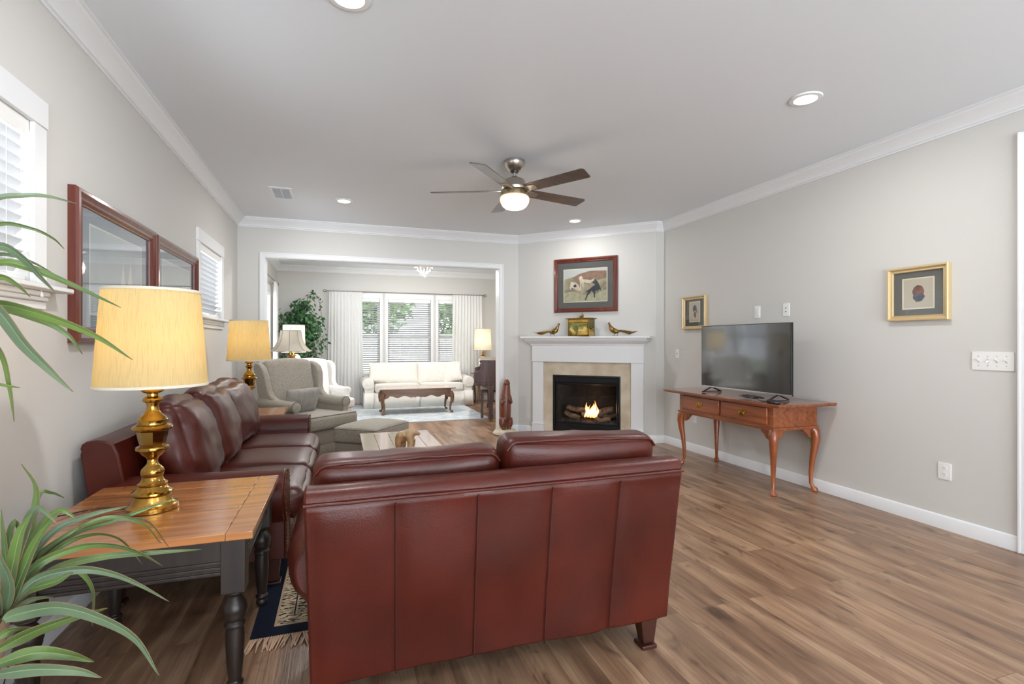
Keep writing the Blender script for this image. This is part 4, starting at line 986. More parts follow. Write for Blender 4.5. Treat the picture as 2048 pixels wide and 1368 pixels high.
picture('framed_hunting_print', 'mahogany framed print of field dogs above the mantel', sfx, R45, .87, .72,
        [(0, 0), (0, .018), (.006, .026), (.022, .028), (.040, .022), (.050, .024), (.056, .018), (.056, .008)], REDFRAME, mat('charcoal_mat', (84, 86, 84), .9), .585, .425, FIELD,
        [(sky_, mat('print_sky', (184, 190, 184), .8)), (brush, INKT), (grass, INKG), (wdog2, INKW), (patch, INKB), (wdog, INKW), (bdog, INKB)], liner=mat('ivory_mat_edge', (214, 208, 188), .8), pz=-.005)
GOLD = mat('gilt_frame', (208, 184, 138), .4, metal=.25, spec=.5)
gp = [(0, 0), (0, .030), (.004, .036), (.012, .036), (.016, .026), (.024, .022), (.034, .024), (.037, .018), (.037, .008)]
GM = mat('sage_grey_mat', (98, 100, 94), .9, bump=.1, bscale=200); PP = mat('print_paper', (196, 188, 168), .9)
IK = mat('print_slate', (86, 90, 102), .8, col2=(50, 54, 66), vscale=30); IR = mat('print_chestnut', (140, 92, 72), .8, col2=(96, 60, 50), vscale=30)
hd = [(.30, .40), (.34, .22), (.50, .13), (.66, .20), (.72, .36), (.66, .34), (.78, .48), (.82, .60), (.74, .58), (.66, .46), (.56, .44), (.44, .46), (.36, .52), (.34, .44)]
br = [(.46, .50), (.56, .46), (.66, .56), (.66, .72), (.56, .84), (.46, .76), (.38, .66)]
picture('framed_bird_print', 'small gilt framed bird print on the right wall, partly behind the television', (XR, (5.039+4.64)/2-.005, 1.59), -pi/2, .40, .375, gp, GOLD, GM, .165, .215, PP, [(hd, IK), (br, IR)], liner=mat('ivory_mat_edge2', (232, 224, 200), .8), pz=.01, group='gilt framed prints on the right wall')
dome = [(.30, .42), (.36, .28), (.50, .20), (.64, .26), (.72, .42), (.70, .52), (.50, .56), (.32, .52)]
dome2 = [(.34, .52), (.68, .52), (.74, .62), (.62, .78), (.44, .80), (.32, .66)]
picture('framed_bird_print', 'gilt framed print with blind reflection, high on the right wall beside the switches', (XR, (2.666+2.268)/2, 1.595), -pi/2, .398, .380, gp, GOLD, GM, .19, .20, PP, [(dome, IR), (dome2, IK)], liner=MATS['ivory_mat_edge2'], pz=.0, group='gilt framed prints on the right wall')
BM = mat('slate_blue_mat', (108, 124, 138), .9); SEA = mat('print_pale_sea', (176, 188, 192), .85, col2=(150, 166, 172), vscale=3); SAIL = mat('print_sail', (206, 208, 200), .85)
mp_ = [(0, 0), (0, .030), (.008, .040), (.022, .042), (.040, .030), (.055, .034), (.066, .024), (.072, .022), (.075, .012)]
sails = [([(.52, .72), (.60, .30), (.66, .72)], SAIL), ([(.66, .74), (.76, .24), (.82, .74)], SAIL), ([(.12, .78), (.90, .76), (.90, .80), (.12, .82)], mat('print_waterline', (120, 134, 140), .85))]
picture('framed_sailing_print', 'large dark-red framed print with blue mat on the left wall, nearer the camera', (XL, (2.793+3.837)/2, 1.605), pi/2, 1.044, .71, mp_, REDFRAME, BM, .66, .42, SEA, sails, liner=SAIL, group='large framed sailing prints on the left wall')
picture('framed_sailing_print', 'large dark-red framed print with blue mat on the left wall, beside the farther window', (XL, (3.856+4.87)/2, 1.600), pi/2, 1.01, .71, mp_, REDFRAME, BM, .64, .42, SEA, sails, liner=SAIL, group='large framed sailing prints on the left wall')

# ---------------------------------------------------------------- wall plates on the right wall
def plate(name, label, y, z, w, h, kind, cat='wall plate'):
    t = thing(name, label, cat, (XR, y, z), -pi/2)
    bm = bm_new(); rbox(bm, w, .008, h, .003, 4, M=T(0, -.003, 0)); obj('cover_plate', bm, WHITEPL, t)
    G = mat('socket_grey', (120, 120, 118), .5)
    if kind == 'outlet':
        for s in (-1, 1):
            bm = bm_new(); add_lathe(bm, [(.0165, 0), (.0165, .0016)], seg=24, M=T(0, -.007, s*.02) @ RX(pi/2)); r = obj('receptacle', bm, WHITEPL, t)
            bm = bm_new()
            for x in (-.006, .006): add_box(bm, x-.001, -.0092, s*.02-.002, x+.001, -.0086, s*.02+.007)
            add_lathe(bm, [(.0022, 0), (.0022, .0007)], seg=10, M=T(0, -.0085, s*.02-.008) @ RX(pi/2)); obj('slots', bm, G, r)
    elif kind == 'switch4':
        for i in range(4):
            x = -.072+i*.048*1.0; up = 1 if i != 1 else -1
            bm = bm_new(); add_box(bm, x-.005, -.0085, -.012, x+.005, -.007, .012); obj('slot', bm, mat('switch_slot', (206, 206, 202), .5), t)
            bm = bm_new(); add_box(bm, x-.004, -.020, -.004, x+.004, -.0075, .005, T(0, 0, 0) @ RX(radians(0)));
            for v in bm.verts:
                if v.co.y < -.01: v.co.z += .009*up
            obj('toggle', bm, WHITEPL, t, bevel=.001)
            for s in (-1, 1):
                bm = bm_new(); add_lathe(bm, [(.0026, 0), (.0022, .0012)], seg=10, M=T(x, -.007, s*.03) @ RX(pi/2)); obj('screw', bm, G, t)
    elif kind == 'jack':
        for s in (-1, 1):
            bm = bm_new(); add_lathe(bm, [(.006, 0), (.005, .004), (.003, .004)], seg=14, M=T(0, -.007, s*.016) @ RX(pi/2)); obj('jack', bm, G, t)
    elif kind == 'blank':
        bm = bm_new(); rbox(bm, w*.5, .004, h*.6, .002, 4, M=T(0, -.008, 0)); obj('insert', bm, mat('plate_insert', (222, 222, 218), .4), t)
    else:
        bm = bm_new(); add_box(bm, -.004, -.014, -.006, .004, -.006, .006); obj('toggle', bm, G, t, bevel=.001)
    return t
plate('wall_outlet', 'low white power outlet under the gilt print, right of the console table', 2.306, .389, .078, .112, 'outlet')
plate('switch_plate', 'wide white plate with four toggle switches near the right edge', 2.041, 1.135, .218, .116, 'switch4')
plate('media_plate', 'white two-jack media plate above the television, the right one of two', 3.585, 1.548, .070, .116, 'jack')
plate('blank_plate', 'plain white plate above the television, the left one of two', 3.924, 1.545, .070, .116, 'blank')
plate('thermostat_switch', 'small white switch on the right wall near the fireplace corner, left of the television', 5.16, 1.118, .058, .107, 'switch')
plate('wall_outlet', 'white power outlet low under the left end of the console table', 4.84, .39, .060, .108, 'outlet')

# ---------------------------------------------------------------- console table and television
def cabriole(bm, x, y, zt, dx, dy, s=1.0, r=1.0, blk=.034):
    L = sqrt(dx*dx+dy*dy); dx, dy = dx/L, dy/L
    pr = [(0, zt, .034), (.022, zt-.03*s, .037), (.030, zt-.08*s, .034), (.022, zt-.16*s, .028), (.006, zt*.52, .022), (-.006, zt*.28, .0165), (-.006, zt*.13, .0135), (.006, zt*.065+.006, .0135), (.020, .020, .024), (.022, .010, .026), (.022, 0, .018)]
    P = [(x+dx*o*s, y+dy*o*s, z) for o, z, _ in pr]
    add_tube(bm, P, [q[2]*r for q in pr], 14)
def console():
    t = thing('console_table', 'cherry wood console table with two drawers and cabriole legs under the television', 'table', (3.53, 3.83, 0), -pi/2)
    # local: x right (world -y), y back (world +x), front at -y
    bm = bm_new()
    def outline(e):
        return [(-.745-e, -.300-e)]+[(.745+e, -.300-e)]+[(.745+e+.030*sin(pi*k/8)+.0, -.300+.585*k/8) for k in range(1, 8)]+[(.765+e, .285)]+[(-.765-e, .285)]+[(-.745-e-.030*sin(pi*k/8), -.300+.585*k/8) for k in range(7, 0, -1)]
    add_prism(bm, outline(0), .744, .762, 'z'); add_prism(bm, outline(-.008), .735, .7445, 'z'); obj('tabletop', bm, wood('cherry_top', (108, 54, 28), (152, 84, 48), .2, .7, axis='x'), t, bevel=.003)
    bm = bm_new(); add_box(bm, -.60, -.205, .555, .60, .262, .735); obj('apron', bm, wood('cherry_wood_x', (118, 60, 28), (168, 94, 52), .3, .5, axis='x'), t, bevel=.002)
    bm = bm_new(); add_box(bm, -.615, -.22, .540, .615, .272, .556); add_box(bm, -.608, -.213, .530, .608, .268, .541); obj('base_moulding', bm, MATS['cherry_wood_x'], t, bevel=.003)
    for s in (-1, 1):
        bm = bm_new(); add_box(bm, s*.28-.265, -.222, .575, s*.28+.265, -.20, .715); dr = obj('drawer', bm, MATS['cherry_wood_x'], t, bevel=.006)
        bm = bm_new(); add_prism(bm, [(s*.28-.055, .652), (s*.28-.038, .672), (s*.28-.018, .660), (s*.28, .676), (s*.28+.018, .660), (s*.28+.038, .672), (s*.28+.055, .652), (s*.28+.036, .636), (s*.28+.014, .630), (s*.28, .612), (s*.28-.014, .630), (s*.28-.036, .636)], -.2255, -.222, 'y')
        add_tube(bm, bez([(s*.28-.028, -.228, .652), (s*.28-.026, -.238, .632), (s*.28, -.242, .622), (s*.28+.026, -.238, .632), (s*.28+.028, -.228, .652)], 5), .003, 7)
        for q in (-1, 1): add_ball(bm, (s*.28+q*.028, -.228, .652), .006, 2)
        obj('handle', bm, BRASS, dr)
    for sx in (-1, 1):
        for sy in (-1, 1):
            x, y = sx*.572, (.235 if sy > 0 else -.178); bm = bm_new(); cabriole(bm, x, y, .535, sx, sy*.9, 1, 1.05)
            lg = obj('leg', bm, CHERRY_Z, t)
            bm = bm_new()
            for ax in (0, 1):
                q = [(0, .532), (.085, .532), (.088, .52), (.075, .505), (.055, .495), (.03, .462), (0, .45)]
                if ax == 0: add_prism(bm, [(x-sx*(.025+u), z) for u, z in q], y-.022, y+.022, 'y')
                else: add_prism(bm, [(y-sy*(.025+u), z) for u, z in q], x-.022, x+.022, 'x')
            obj('knee_bracket', bm, CHERRY_Z, lg, bevel=.004)
            if sx > 0 and sy > 0: box('green_sticker', x-.030, y-.006, .40, x-.0285, y+.012, .43, mat('green_tape', (120, 190, 110), .6), lg)
    return t
console()
def tv():
    t = thing('television', 'flat-screen television standing on the console table', 'television', (3.45, 3.70, .765), -pi/2)
    w, h, z0 = 1.078, .602, .048
    bm = bm_new(); rbox(bm, w, .022, h, .004, 6, M=T(0, 0, z0+h/2)); rbox(bm, w*.8, .035, h*.6, .02, 6, M=T(0, .024, z0+h*.4)); obj('cabinet', bm, BLACKMET, t)
    bm = bm_new(); add_box(bm, -w/2+.006, -.0125, z0+.016, w/2-.006, -.011, z0+h-.006); obj('screen', bm, mat('black_screen', (14, 16, 18), .09, spec=.9, coat=1, coat_rough=.06), t)
    bm = bm_new(); add_box(bm, -w/2, -.014, z0, w/2, -.0105, z0+.014); obj('silver_trim', bm, mat('silver_strip', (190, 192, 196), .25, metal=.9), t, bevel=.001)
    for s in (-1, 1):
        x = s*.40; bm = bm_new()
        for q in (-1, 1):
            add_tube(bm, [(x, 0, z0+.004), (x-s*.0, q*.095, .012), (x, q*.115, .005)], [.007, .007, .006], 8)
            add_tube(bm, [(x, q*.115, .005), (x+s*.04, q*.03, .005), (x+s*.04, 0, .005)], .005, 8)
        obj('stand_foot', bm, BLACKMET, t)
    return t
tv()
bm = bm_new(); rd = random.Random(4)
P = []
for k in range(52):
    a = k*.55; P.append((3.335+.035*cos(a)*(.7+.3*sin(k*.21)), 3.50+.13*sin(a)*(.75+.25*cos(k*.3))-.0008*k, .771+.012*abs(sin(k*.37))+.0005*k*.6))
add_tube(bm, bez(P, 4), .0032, 6); add_tube(bm, bez([(3.33, 3.42, .78), (3.30, 3.33, .768), (3.35, 3.26, .767), (3.41, 3.24, .768)], 6), .0035, 6)
tag(obj('power_cable', bm, BLACKMET), 'loose black cable coiled on the console under the television', 'cable')
bm = bm_new(); rbox(bm, .05, .14, .026, .008, 6); o = obj('power_adapter', bm, BLACKMET, loc=(3.295, 3.20, .7755), rot=(0, 0, radians(-20))); tag(o, 'small black power adapter at the front right of the console top', 'adapter')
# ---------------------------------------------------------------- rug under the leather seating
def rug_mat():
    m = bpy.data.materials.new('persian_rug'); m.use_nodes = True; N = m.node_tree.nodes; L = m.node_tree.links; p = N['Principled BSDF']
    tc = N.new('ShaderNodeTexCoord'); sp = N.new('ShaderNodeSeparateXYZ'); L.new(tc.outputs['Object'], sp.inputs[0])
    def M_(op, a, b=None, c=None):
        n = N.new('ShaderNodeMath'); n.operation = op
        for i, v in enumerate((a, b, c)):
            if v is None: continue
            if isinstance(v, (int, float)): n.inputs[i].default_value = v
            else: L.new(v, n.inputs[i])
        return n.outputs[0]
    W2, H2 = .85, 1.12
    dx = M_('SUBTRACT', W2, M_('ABSOLUTE', sp.outputs['X'])); dy = M_('SUBTRACT', H2, M_('ABSOLUTE', sp.outputs['Y'])); d = M_('MINIMUM', dx, dy)
    v = N.new('ShaderNodeTexVoronoi'); v.inputs['Scale'].default_value = 42; L.new(tc.outputs['Object'], v.inputs['Vector'])
    w = N.new('ShaderNodeTexWave'); w.wave_type = 'RINGS'; w.inputs['Scale'].default_value = 16; w.inputs['Distortion'].default_value = 14; w.inputs['Detail'].default_value = 3; L.new(tc.outputs['Object'], w.inputs['Vector'])
    vm = M_('MULTIPLY', M_('ADD', M_('MULTIPLY', v.outputs['Distance'], 1.3), w.outputs['Fac']), .5)
    rp = N.new('ShaderNodeValToRGB'); L.new(vm, rp.inputs[0]); e = rp.color_ramp.elements
    e[0].position = .36; e[0].color = srgb(24, 30, 44); e[1].position = .56; e[1].color = srgb(190, 172, 142); x = e.new(.42); x.color = srgb(66, 74, 84); x = e.new(.48); x.color = srgb(140, 106, 80)
    bd = N.new('ShaderNodeValToRGB'); bd.color_ramp.interpolation = 'CONSTANT'; L.new(M_('MULTIPLY', d, 2.0), bd.inputs[0]); e = bd.color_ramp.elements
    # mask: 0 = plain navy, .5 = light line, 1 = pattern
    e[0].position = 0; e[0].color = (0, 0, 0, 1); e[1].position = .17; e[1].color = (.5, .5, .5, 1)
    for pos, c in ((.19, 1), (.32, 0), (.33, .5), (.345, .75), (.45, .5), (.465, 0), (.475, 1)): q = e.new(pos); q.color = (c, c, c, 1)
    g1 = M_('GREATER_THAN', bd.outputs[0], .25); g2 = M_('GREATER_THAN', bd.outputs[0], .62); g3 = M_('GREATER_THAN', bd.outputs[0], .87)
    rb = N.new('ShaderNodeValToRGB'); L.new(vm, rb.inputs[0]); rb.color_ramp.elements[0].position = .50; rb.color_ramp.elements[0].color = srgb(24, 30, 44); rb.color_ramp.elements[1].position = .60; rb.color_ramp.elements[1].color = srgb(176, 158, 130)
    mb = N.new('ShaderNodeMixRGB'); L.new(g3, mb.inputs[0]); L.new(rb.outputs[0], mb.inputs[1]); L.new(rp.outputs[0], mb.inputs[2])
    m1 = N.new('ShaderNodeMixRGB'); L.new(g1, m1.inputs[0]); m1.inputs[1].default_value = srgb(24, 30, 44); m1.inputs[2].default_value = srgb(176, 152, 122)
    m2 = N.new('ShaderNodeMixRGB'); L.new(g2, m2.inputs[0]); L.new(m1.outputs[0], m2.inputs[1]); L.new(mb.outputs[0], m2.inputs[2]); L.new(m2.outputs[0], p.inputs['Base Color'])
    p.inputs['Roughness'].default_value = .95; p.inputs['Specular IOR Level'].default_value = .1
    return m
t = thing('persian_rug', 'navy and cream patterned rug with tan fringe under the leather seating', 'rug', (.49, 3.48, 0))
bm = bm_new(); rbox(bm, 1.70, 2.24, .008, .003, 4, M=T(0, 0, .004)); obj('pile', bm, rug_mat(), t)
bm = bm_new(); rd = random.Random(9)
for s in (-1, 1):
    for i in range(190):
        x = -.845+1.69*i/189; l = .075+.03*rd.random(); a = rd.uniform(-.5, .5)
        add_tube(bm, [(x, s*1.115, .006), (x+a*.02, s*(1.115+l*.5), .012+.006*rd.random()), (x+a*.05, s*(1.115+l), .004)], [.0045, .005, .002], 5)
tag(obj('fringe', bm, mat('fringe_wool', (196, 164, 138), .95), t), kind='stuff')

# ---------------------------------------------------------------- wing chair, ottoman, cushion
def wing_chair(name, label, loc, rz, m, piping=None, group=None, sc=1.0, wings=True):
    t = thing(name, label, 'armchair', loc, rz, group)
    t.scale = (sc,)*3
    bm = bm_new(); rbox(bm, .70, .74, .26, .02, 8, M=T(0, -.02, .19)); obj('seat_base', bm, m, t)
    bm = bm_new(); n = 60; rings = []
    per = []
    for k in range(n):
        a = 2*pi*k/n; c_, s_ = cos(a), sin(a); q = (abs(c_)**6+abs(s_)**6)**(-1/6); per.append((.36*c_*q, -.02+.385*s_*q))
    for z, e in ((.165, 0), (.012, .018)):
        rings.append([bm.verts.new((x*(1+e+.006*sin(k*2.1)*(z < .1)), y*(1+e), z)) for k, (x, y) in enumerate(per)])
    for k in range(n): bm.faces.new((rings[0][k], rings[0][(k+1) % n], rings[1][(k+1) % n], rings[1][k]))
    obj('skirt', bm, m, t, solid=.006)
    # T-shaped seat cushion
    bm = bm_new(); rbox(bm, .56, .66, .15, .04, 12, (0, 0, .012), .002, 6, T(0, .06, .40))
    bm2 = obj('seat_cushion', bm, m, t)
    bm = bm_new(); rbox(bm, .73, .17, .15, .04, 12, (0, .006, .008), .002, 6, T(0, .325, .40)); obj('cushion_front', bm, m, bm2)
    if piping:
        bm = bm_new(); x, y0, y1 = .352, .26, .398
        for z in (.468, .332):
            add_tube(bm, [(-x, y0, z), (-x, y1-.02, z), (-x+.02, y1, z), (x-.02, y1, z), (x, y1-.02, z), (x, y0, z)], .0045, 6)
        obj('piping', bm, piping, bm2)
    M = T(0, -.30, .70) @ RX(radians(12))
    bm = bm_new(); rbox(bm, .60, .15, .68, .05, 14, (0, .02, .0), .002, 5, M)
    for v in bm.verts:
        if v.co.z > .8: v.co.z += .035*(1-(v.co.x/.32)**2)*min(1, (v.co.z-.8)/.15)
    obj('backrest', bm, m, t)
    for s in (-1, 1):
        if wings:
            out = [(-.30, .50), (-.36, .70), (-.435, .96), (-.43, .995), (-.40, 1.025), (-.35, 1.03), (-.29, 1.01), (-.235, .97), (-.20, .90), (-.185, .82), (-.175, .74), (-.14, .68), (-.06, .635), (.0, .60), (.0, .50)]
            bm = bm_new(); rg = add_prism(bm, out, s*.285, s*.355, 'x', n=3)
            for v in bm.verts:
                f = max(0, (v.co.z-.62)/.4)
                v.co.x += s*.055*f*min(1, max(0, (v.co.y+.44)/.25))
            obj('wing', bm, m, t, bevel=.018, seg=3)
        else:
            pass
        bm = bm_new(); add_prism(bm, [(s*.285, .165), (s*.285, .56), (s*.355, .56), (s*.355, .165)], -.34, .235, 'y'); P = [(s*.325, -.34, .60), (s*.325, -.1, .585), (s*.325, .12, .57), (s*.33, .22, .575), (s*.33, .245, .575)]
        add_tube(bm, bez(P, 4), [.062]*16+[.055], 20); obj('arm', bm, m, t, bevel=.006)
        bm = bm_new(); add_lathe(bm, [(.0005, .010), (.035, .012), (.052, .006), (.056, 0)], seg=28, cap=False, M=T(s*.33, .245, .575) @ RX(-pi/2)); add_box(bm, s*.325-.035, .238, .18, s*.325+.035, .247, .56); ap = obj('arm_front', bm, m, t, bevel=.004)
        if piping:
            bm = bm_new(); add_tube(bm, [(s*.33+.058*cos(a), .248, .575+.058*sin(a)) for a in [radians(-60+k*300/24) for k in range(25)]], .004, 6, cap=False); obj('piping', bm, piping, ap)
    return t
wing_chair('wing_chair', 'taupe chenille wing chair turned towards the ottoman, beyond the leather sofa', (-.345, 6.10, 0), radians(-138), TAUPE, PIPING)
def put(o, loc, rot): o.location = loc; o.rotation_euler = rot
bm = bm_new(); pillow(bm, .46, .30, .13, 18, .004, 4, M=Matrix.Identity(4)); o = obj('lumbar_pillow', bm, TAUPE_P, subsurf=1)
put(o, (-.40, 6.03, .615), (radians(20), 0, radians(42))); tag(o, 'grey velvet lumbar cushion lying on the wing chair seat', 'cushion')
def ottoman():
    t = thing('ottoman', 'taupe chenille ottoman with domed cushion in front of the wing chair', 'ottoman', (.315, 5.37, 0), radians(-128))
    bm = bm_new(); rbox(bm, .60, .46, .14, .015, 8, M=T(0, 0, .215)); obj('base', bm, TAUPE, t)
    bm = bm_new()
    w, d = .30, .23; seg = []
    for (x0, y0, x1, y1) in ((-w, -d, w, -d), (w, -d, w, d), (w, d, -w, d), (-w, d, -w, -d)):
        for k in range(8): seg.append((x0+(x1-x0)*k/8, y0+(y1-y0)*k/8))
    R1 = [bm.verts.new((x, y, .155)) for x, y in seg]; R2 = [bm.verts.new((x*1.05, y*1.05, .012)) for x, y in seg]
    for k in range(len(seg)): bm.faces.new((R1[k], R1[(k+1) % len(seg)], R2[(k+1) % len(seg)], R2[k]))
    obj('skirt', bm, TAUPE, t, solid=.006)
    bm = bm_new(); rbox(bm, .63, .49, .15, .03, 14, (0, 0, .040), .002, 5, T(0, 0, .345)); c = obj('cushion', bm, TAUPE, t)
    bm = bm_new()
    for z in (.407, .285): add_tube(bm, [(x, y, z) for x, y in [(-.30, -.238), (.30, -.238), (.308, -.23), (.308, .23), (.30, .238), (-.30, .238), (-.308, .23), (-.308, -.23), (-.30, -.238)]], .0045, 6, cap=False)
    obj('piping', bm, PIPING, c)
ottoman()

# carved figurine on the coffee table
PALEW = mat('pale_carved_wood', (196, 168, 128), .5, coat=.2, col2=(160, 128, 90), vscale=18, bump=.15, bscale=30)
t = thing('carved_figurine', 'pale carved wooden animal figurine on the low plank table', 'figurine', (.475, 3.92, .45), radians(-20))
solid('body', [([(-.055, 0, .0), (-.06, 0, .05), (-.045, 0, .09), (-.01, 0, .105)], [.020, .026, .032, .028]), ([(.03, -.01, 0), (.035, -.01, .05), (.02, 0, .09)], [.020, .024, .030]), ([(-.03, .05, 0), (-.03, .045, .06)], [.018, .024]), ([(.04, .05, 0), (.04, .045, .06)], [.018, .024]),
               ([(-.03, .02, .09), (.03, .02, .11), (.07, .02, .112), (.105, .02, .100)], [.036, .036, .022, .008])], [((-.035, .02, .085), .042), ((.022, .015, .088), .040), ((.06, .035, .125), .009), ((.06, .005, .125), .009)], PALEW, t, .005)

# standing otter carving on its stone base
OT = mat('carved_redwood', (122, 66, 46), .38, coat=.35, col2=(96, 48, 34), vscale=6, bump=.08, bscale=40)
STONE = mat('cream_stone', (214, 204, 182), .85, col2=(186, 174, 150), vscale=12, bump=.4, bscale=30)
t = thing('otter_statue', 'tall red-brown carved otter standing on a cream stone base beside the opening', 'statue', (2.13, 6.60, 0), radians(8))
bm = bm_new(); add_lathe(bm, [(.14, 0), (.165, .012), (.168, .03), (.150, .055), (.10, .072), (.0005, .076)], seg=30, cap=False)
for v in bm.verts:
    k = noise.noise(v.co*14)*.018; v.co.x *= 1.0+k*4; v.co.z = max(0, v.co.z+(k*.6 if v.co.z > .005 else 0))
obj('stone_base', bm, STONE, t)
bd = solid('body', [([(0, 0, .13), (0, 0, .22), (0, .0, .36), (.004, 0, .49), (.012, 0, .585), (.018, -.004, .66), (.018, -.010, .715), (.014, -.016, .745)], [.055, .078, .082, .078, .062, .050, .042, .022]),
                    ([(-.045, -.02, .22), (-.058, -.03, .15), (-.040, -.035, .09), (-.04, -.065, .078)], [.052, .045, .030, .022]), ([(.045, -.02, .22), (.055, -.03, .15), (.038, -.035, .09), (.04, -.065, .078)], [.052, .045, .030, .022]),
                    ([(-.058, -.02, .50), (-.074, -.06, .43), (-.055, -.085, .47), (-.045, -.08, .52)], [.024, .022, .018, .010]), ([(.058, -.02, .52), (.062, -.06, .44), (.030, -.088, .47), (.022, -.085, .52)], [.024, .022, .018, .010]),
                    ([(0, .05, .16), (.02, .09, .10), (.07, .11, .085)], [.045, .03, .014])], [((.018, -.012, .695), .046, (1.05, 1, .6)), ((-.016, -.02, .70), .012), ((.052, -.02, .70), .012)], OT, t, .006)
bm = bm_new(); add_ball(bm, (.015, -.018, .752), .016, 2, (1.1, 1.1, .6)); obj('snout_highlight', bm, mat('pale_highlight_wood', (206, 178, 140), .5), bd)  # pale cap paints the highlight on the snout tip

# ---------------------------------------------------------------- far room: lamps, chairs and tables on the left
def bell_lamp():
    t = thing('floor_lamp', 'brass floor lamp with a flared bell shade behind the wing chair', 'lamp', (-.60, 7.10, 0))
    bm = bm_new(); prof = [(.250, 1.14), (.215, 1.165), (.178, 1.205), (.150, 1.255), (.130, 1.32), (.118, 1.405)]
    rings = []
    for r, z in prof: rings.append([bm.verts.new((r*cos(2*pi*k/64)*(1+.02*cos(8*2*pi*k/64)), r*sin(2*pi*k/64)*(1+.02*cos(8*2*pi*k/64)), z-.006*(1-cos(8*2*pi*k/64))*(z < 1.16))) for k in range(64)])
    for a, b in zip(rings, rings[1:]):
        for k in range(64): bm.faces.new((a[k], a[(k+1) % 64], b[(k+1) % 64], b[k]))
    sh = obj('lamp_shade', bm, SHADE_W, t)
    bm = bm_new()
    for k in range(8):
        a = k*pi/4; add_tube(bm, [((r+.002)*1.02*cos(a), (r+.002)*1.02*sin(a), z) for r, z in prof], .003, 5)
    for r, z in (prof[0], prof[-1]): add_tube(bm, [(r*cos(2*pi*k/40), r*sin(2*pi*k/40), z) for k in range(41)], .003, 5, cap=False)
    obj('shade_rib', bm, mat('shade_binding', (150, 142, 128), .9), sh)
    bm = bm_new(); add_lathe(bm, [(.13, 0), (.135, .012), (.10, .025), (.03, .04), (.014, .06), (.012, .50), (.02, .52), (.012, .54), (.011, .96), (.022, .98), (.030, 1.01), (.020, 1.03), (.040, 1.05), (.046, 1.065), (.030, 1.075), (.016, 1.09), (.014, 1.22)], seg=28); obj('pole', bm, BRASS, t)
    bm = bm_new(); add_tube(bm, [(.0, 0, 1.22), (.04, 0, 1.30), (.0, 0, 1.41)], .0025, 6); add_tube(bm, [(.0, 0, 1.22), (-.04, 0, 1.30), (.0, 0, 1.41)], .0025, 6)
    for k in range(4): add_tube(bm, [(0, 0, 1.405), (.118*cos(k*pi/2), .118*sin(k*pi/2), 1.405)], .002, 5)
    add_tube(bm, [(.0, 0, 1.405), (.0, 0, 1.43), (.012, 0, 1.445), (0, 0, 1.465), (-.012, 0, 1.445), (0, 0, 1.43)], .0022, 6); obj('harp_and_finial', bm, BRASS_D, t)
bell_lamp()
def ceramic_lamp(name, label, loc, power, shade=SHADE_I, sr=(.185, .165), sz=(.47, .91)):
    t = thing(name, label, 'lamp', loc, 0)
    bm = bm_new(); add_lathe(bm, [(.06, 0), (.062, .02), (.05, .03)], seg=28); obj('foot', bm, BRASS, t)
    bm = bm_new(); add_lathe(bm, [(.045, .03), (.065, .06), (.082, .14), (.085, .22), (.070, .29), (.042, .335), (.034, .35)], seg=32); obj('vase_body', bm, mat('white_porcelain', (240, 240, 238), .15, coat=.5), t)
    bm = bm_new(); add_lathe(bm, [(.036, .35), (.050, .356), (.052, .364), (.030, .374), (.018, .39), (.016, .405), (.034, .418), (.030, .43), (.014, .44), (.012, .60)], seg=28); obj('brass_neck', bm, BRASS, t)
    bm = bm_new(); add_lathe(bm, [(.012, .60), (.03, .65), (.028, .68), (.003, .70)], seg=16); obj('bulb', bm, MATS['warm_bulb'], t)
    bm = bm_new(); pr = [(sr[0], sz[0]), (sr[0]*.93, sz[0]+.1), (sr[1], sz[0]+.25), (sr[1]*.99, sz[1])]; add_lathe(bm, pr, seg=48, cap=False); sh = obj('lamp_shade', bm, shade, t)
    bm = bm_new()
    for r, z in (pr[0], pr[-1]): add_tube(bm, [((r+.001)*cos(2*pi*k/40), (r+.001)*sin(2*pi*k/40), z) for k in range(41)], .003, 5, cap=False)
    for k in range(3): add_tube(bm, [(0, 0, sz[1]-.02), (pr[-1][0]*cos(k*2.094), pr[-1][0]*sin(k*2.094), sz[1]-.002)], .002, 5)
    obj('shade_wire', bm, MATS['shade_binding'], sh)
    point('lamp_bulb_light', (loc[0], loc[1], loc[2]+.68), power, (1, .84, .6), .03)
    return t
def side_table(name, label, loc, w, d, h, m, rz=0):
    t = thing(name, label, 'table', loc, rz)
    bm = bm_new(); add_prism(bm, [(-w/2, -d/2), (w/2, -d/2), (w/2, d/2), (-w/2, d/2)], h-.022, h, 'z'); obj('tabletop', bm, m, t, bevel=.006)
    bm = bm_new(); add_box(bm, -w/2+.05, -d/2+.05, h-.12, w/2-.05, d/2-.05, h-.022); obj('apron', bm, m, t, bevel=.002)
    for sx in (-1, 1):
        for sy in (-1, 1):
            bm = bm_new(); cabriole(bm, sx*(w/2-.07), sy*(d/2-.07), h-.10, sx, sy, .9, .9); obj('leg', bm, m, t)
    return t
side_table('lamp_table', 'small walnut table between the white armchairs in the far room', (-.72, 8.86, 0), .44, .40, .62, WALNUT)
ceramic_lamp('porcelain_lamp', 'white porcelain lamp with pale drum shade behind the bell-shaded lamp', (-.70, 8.86, .62), 2.5)
side_table('lamp_table', 'walnut table with cabriole legs between the cream sofa and the piano', (2.86, 10.10, 0), .54, .50, .62, WALNUT)
ceramic_lamp('porcelain_lamp', 'white porcelain lamp with warm lit shade on the table right of the cream sofa', (2.76, 10.03, .62), 2)
wing_chair('white_armchair', 'white armchair just behind the wing chair in the far room', (-.28, 7.90, 0), radians(-150), WHITEF, None, sc=.95)
wing_chair('white_armchair', 'white armchair farther back, beside the leafy plant in the far room', (-.38, 9.50, 0), radians(-86), WHITEF, None, sc=.98)

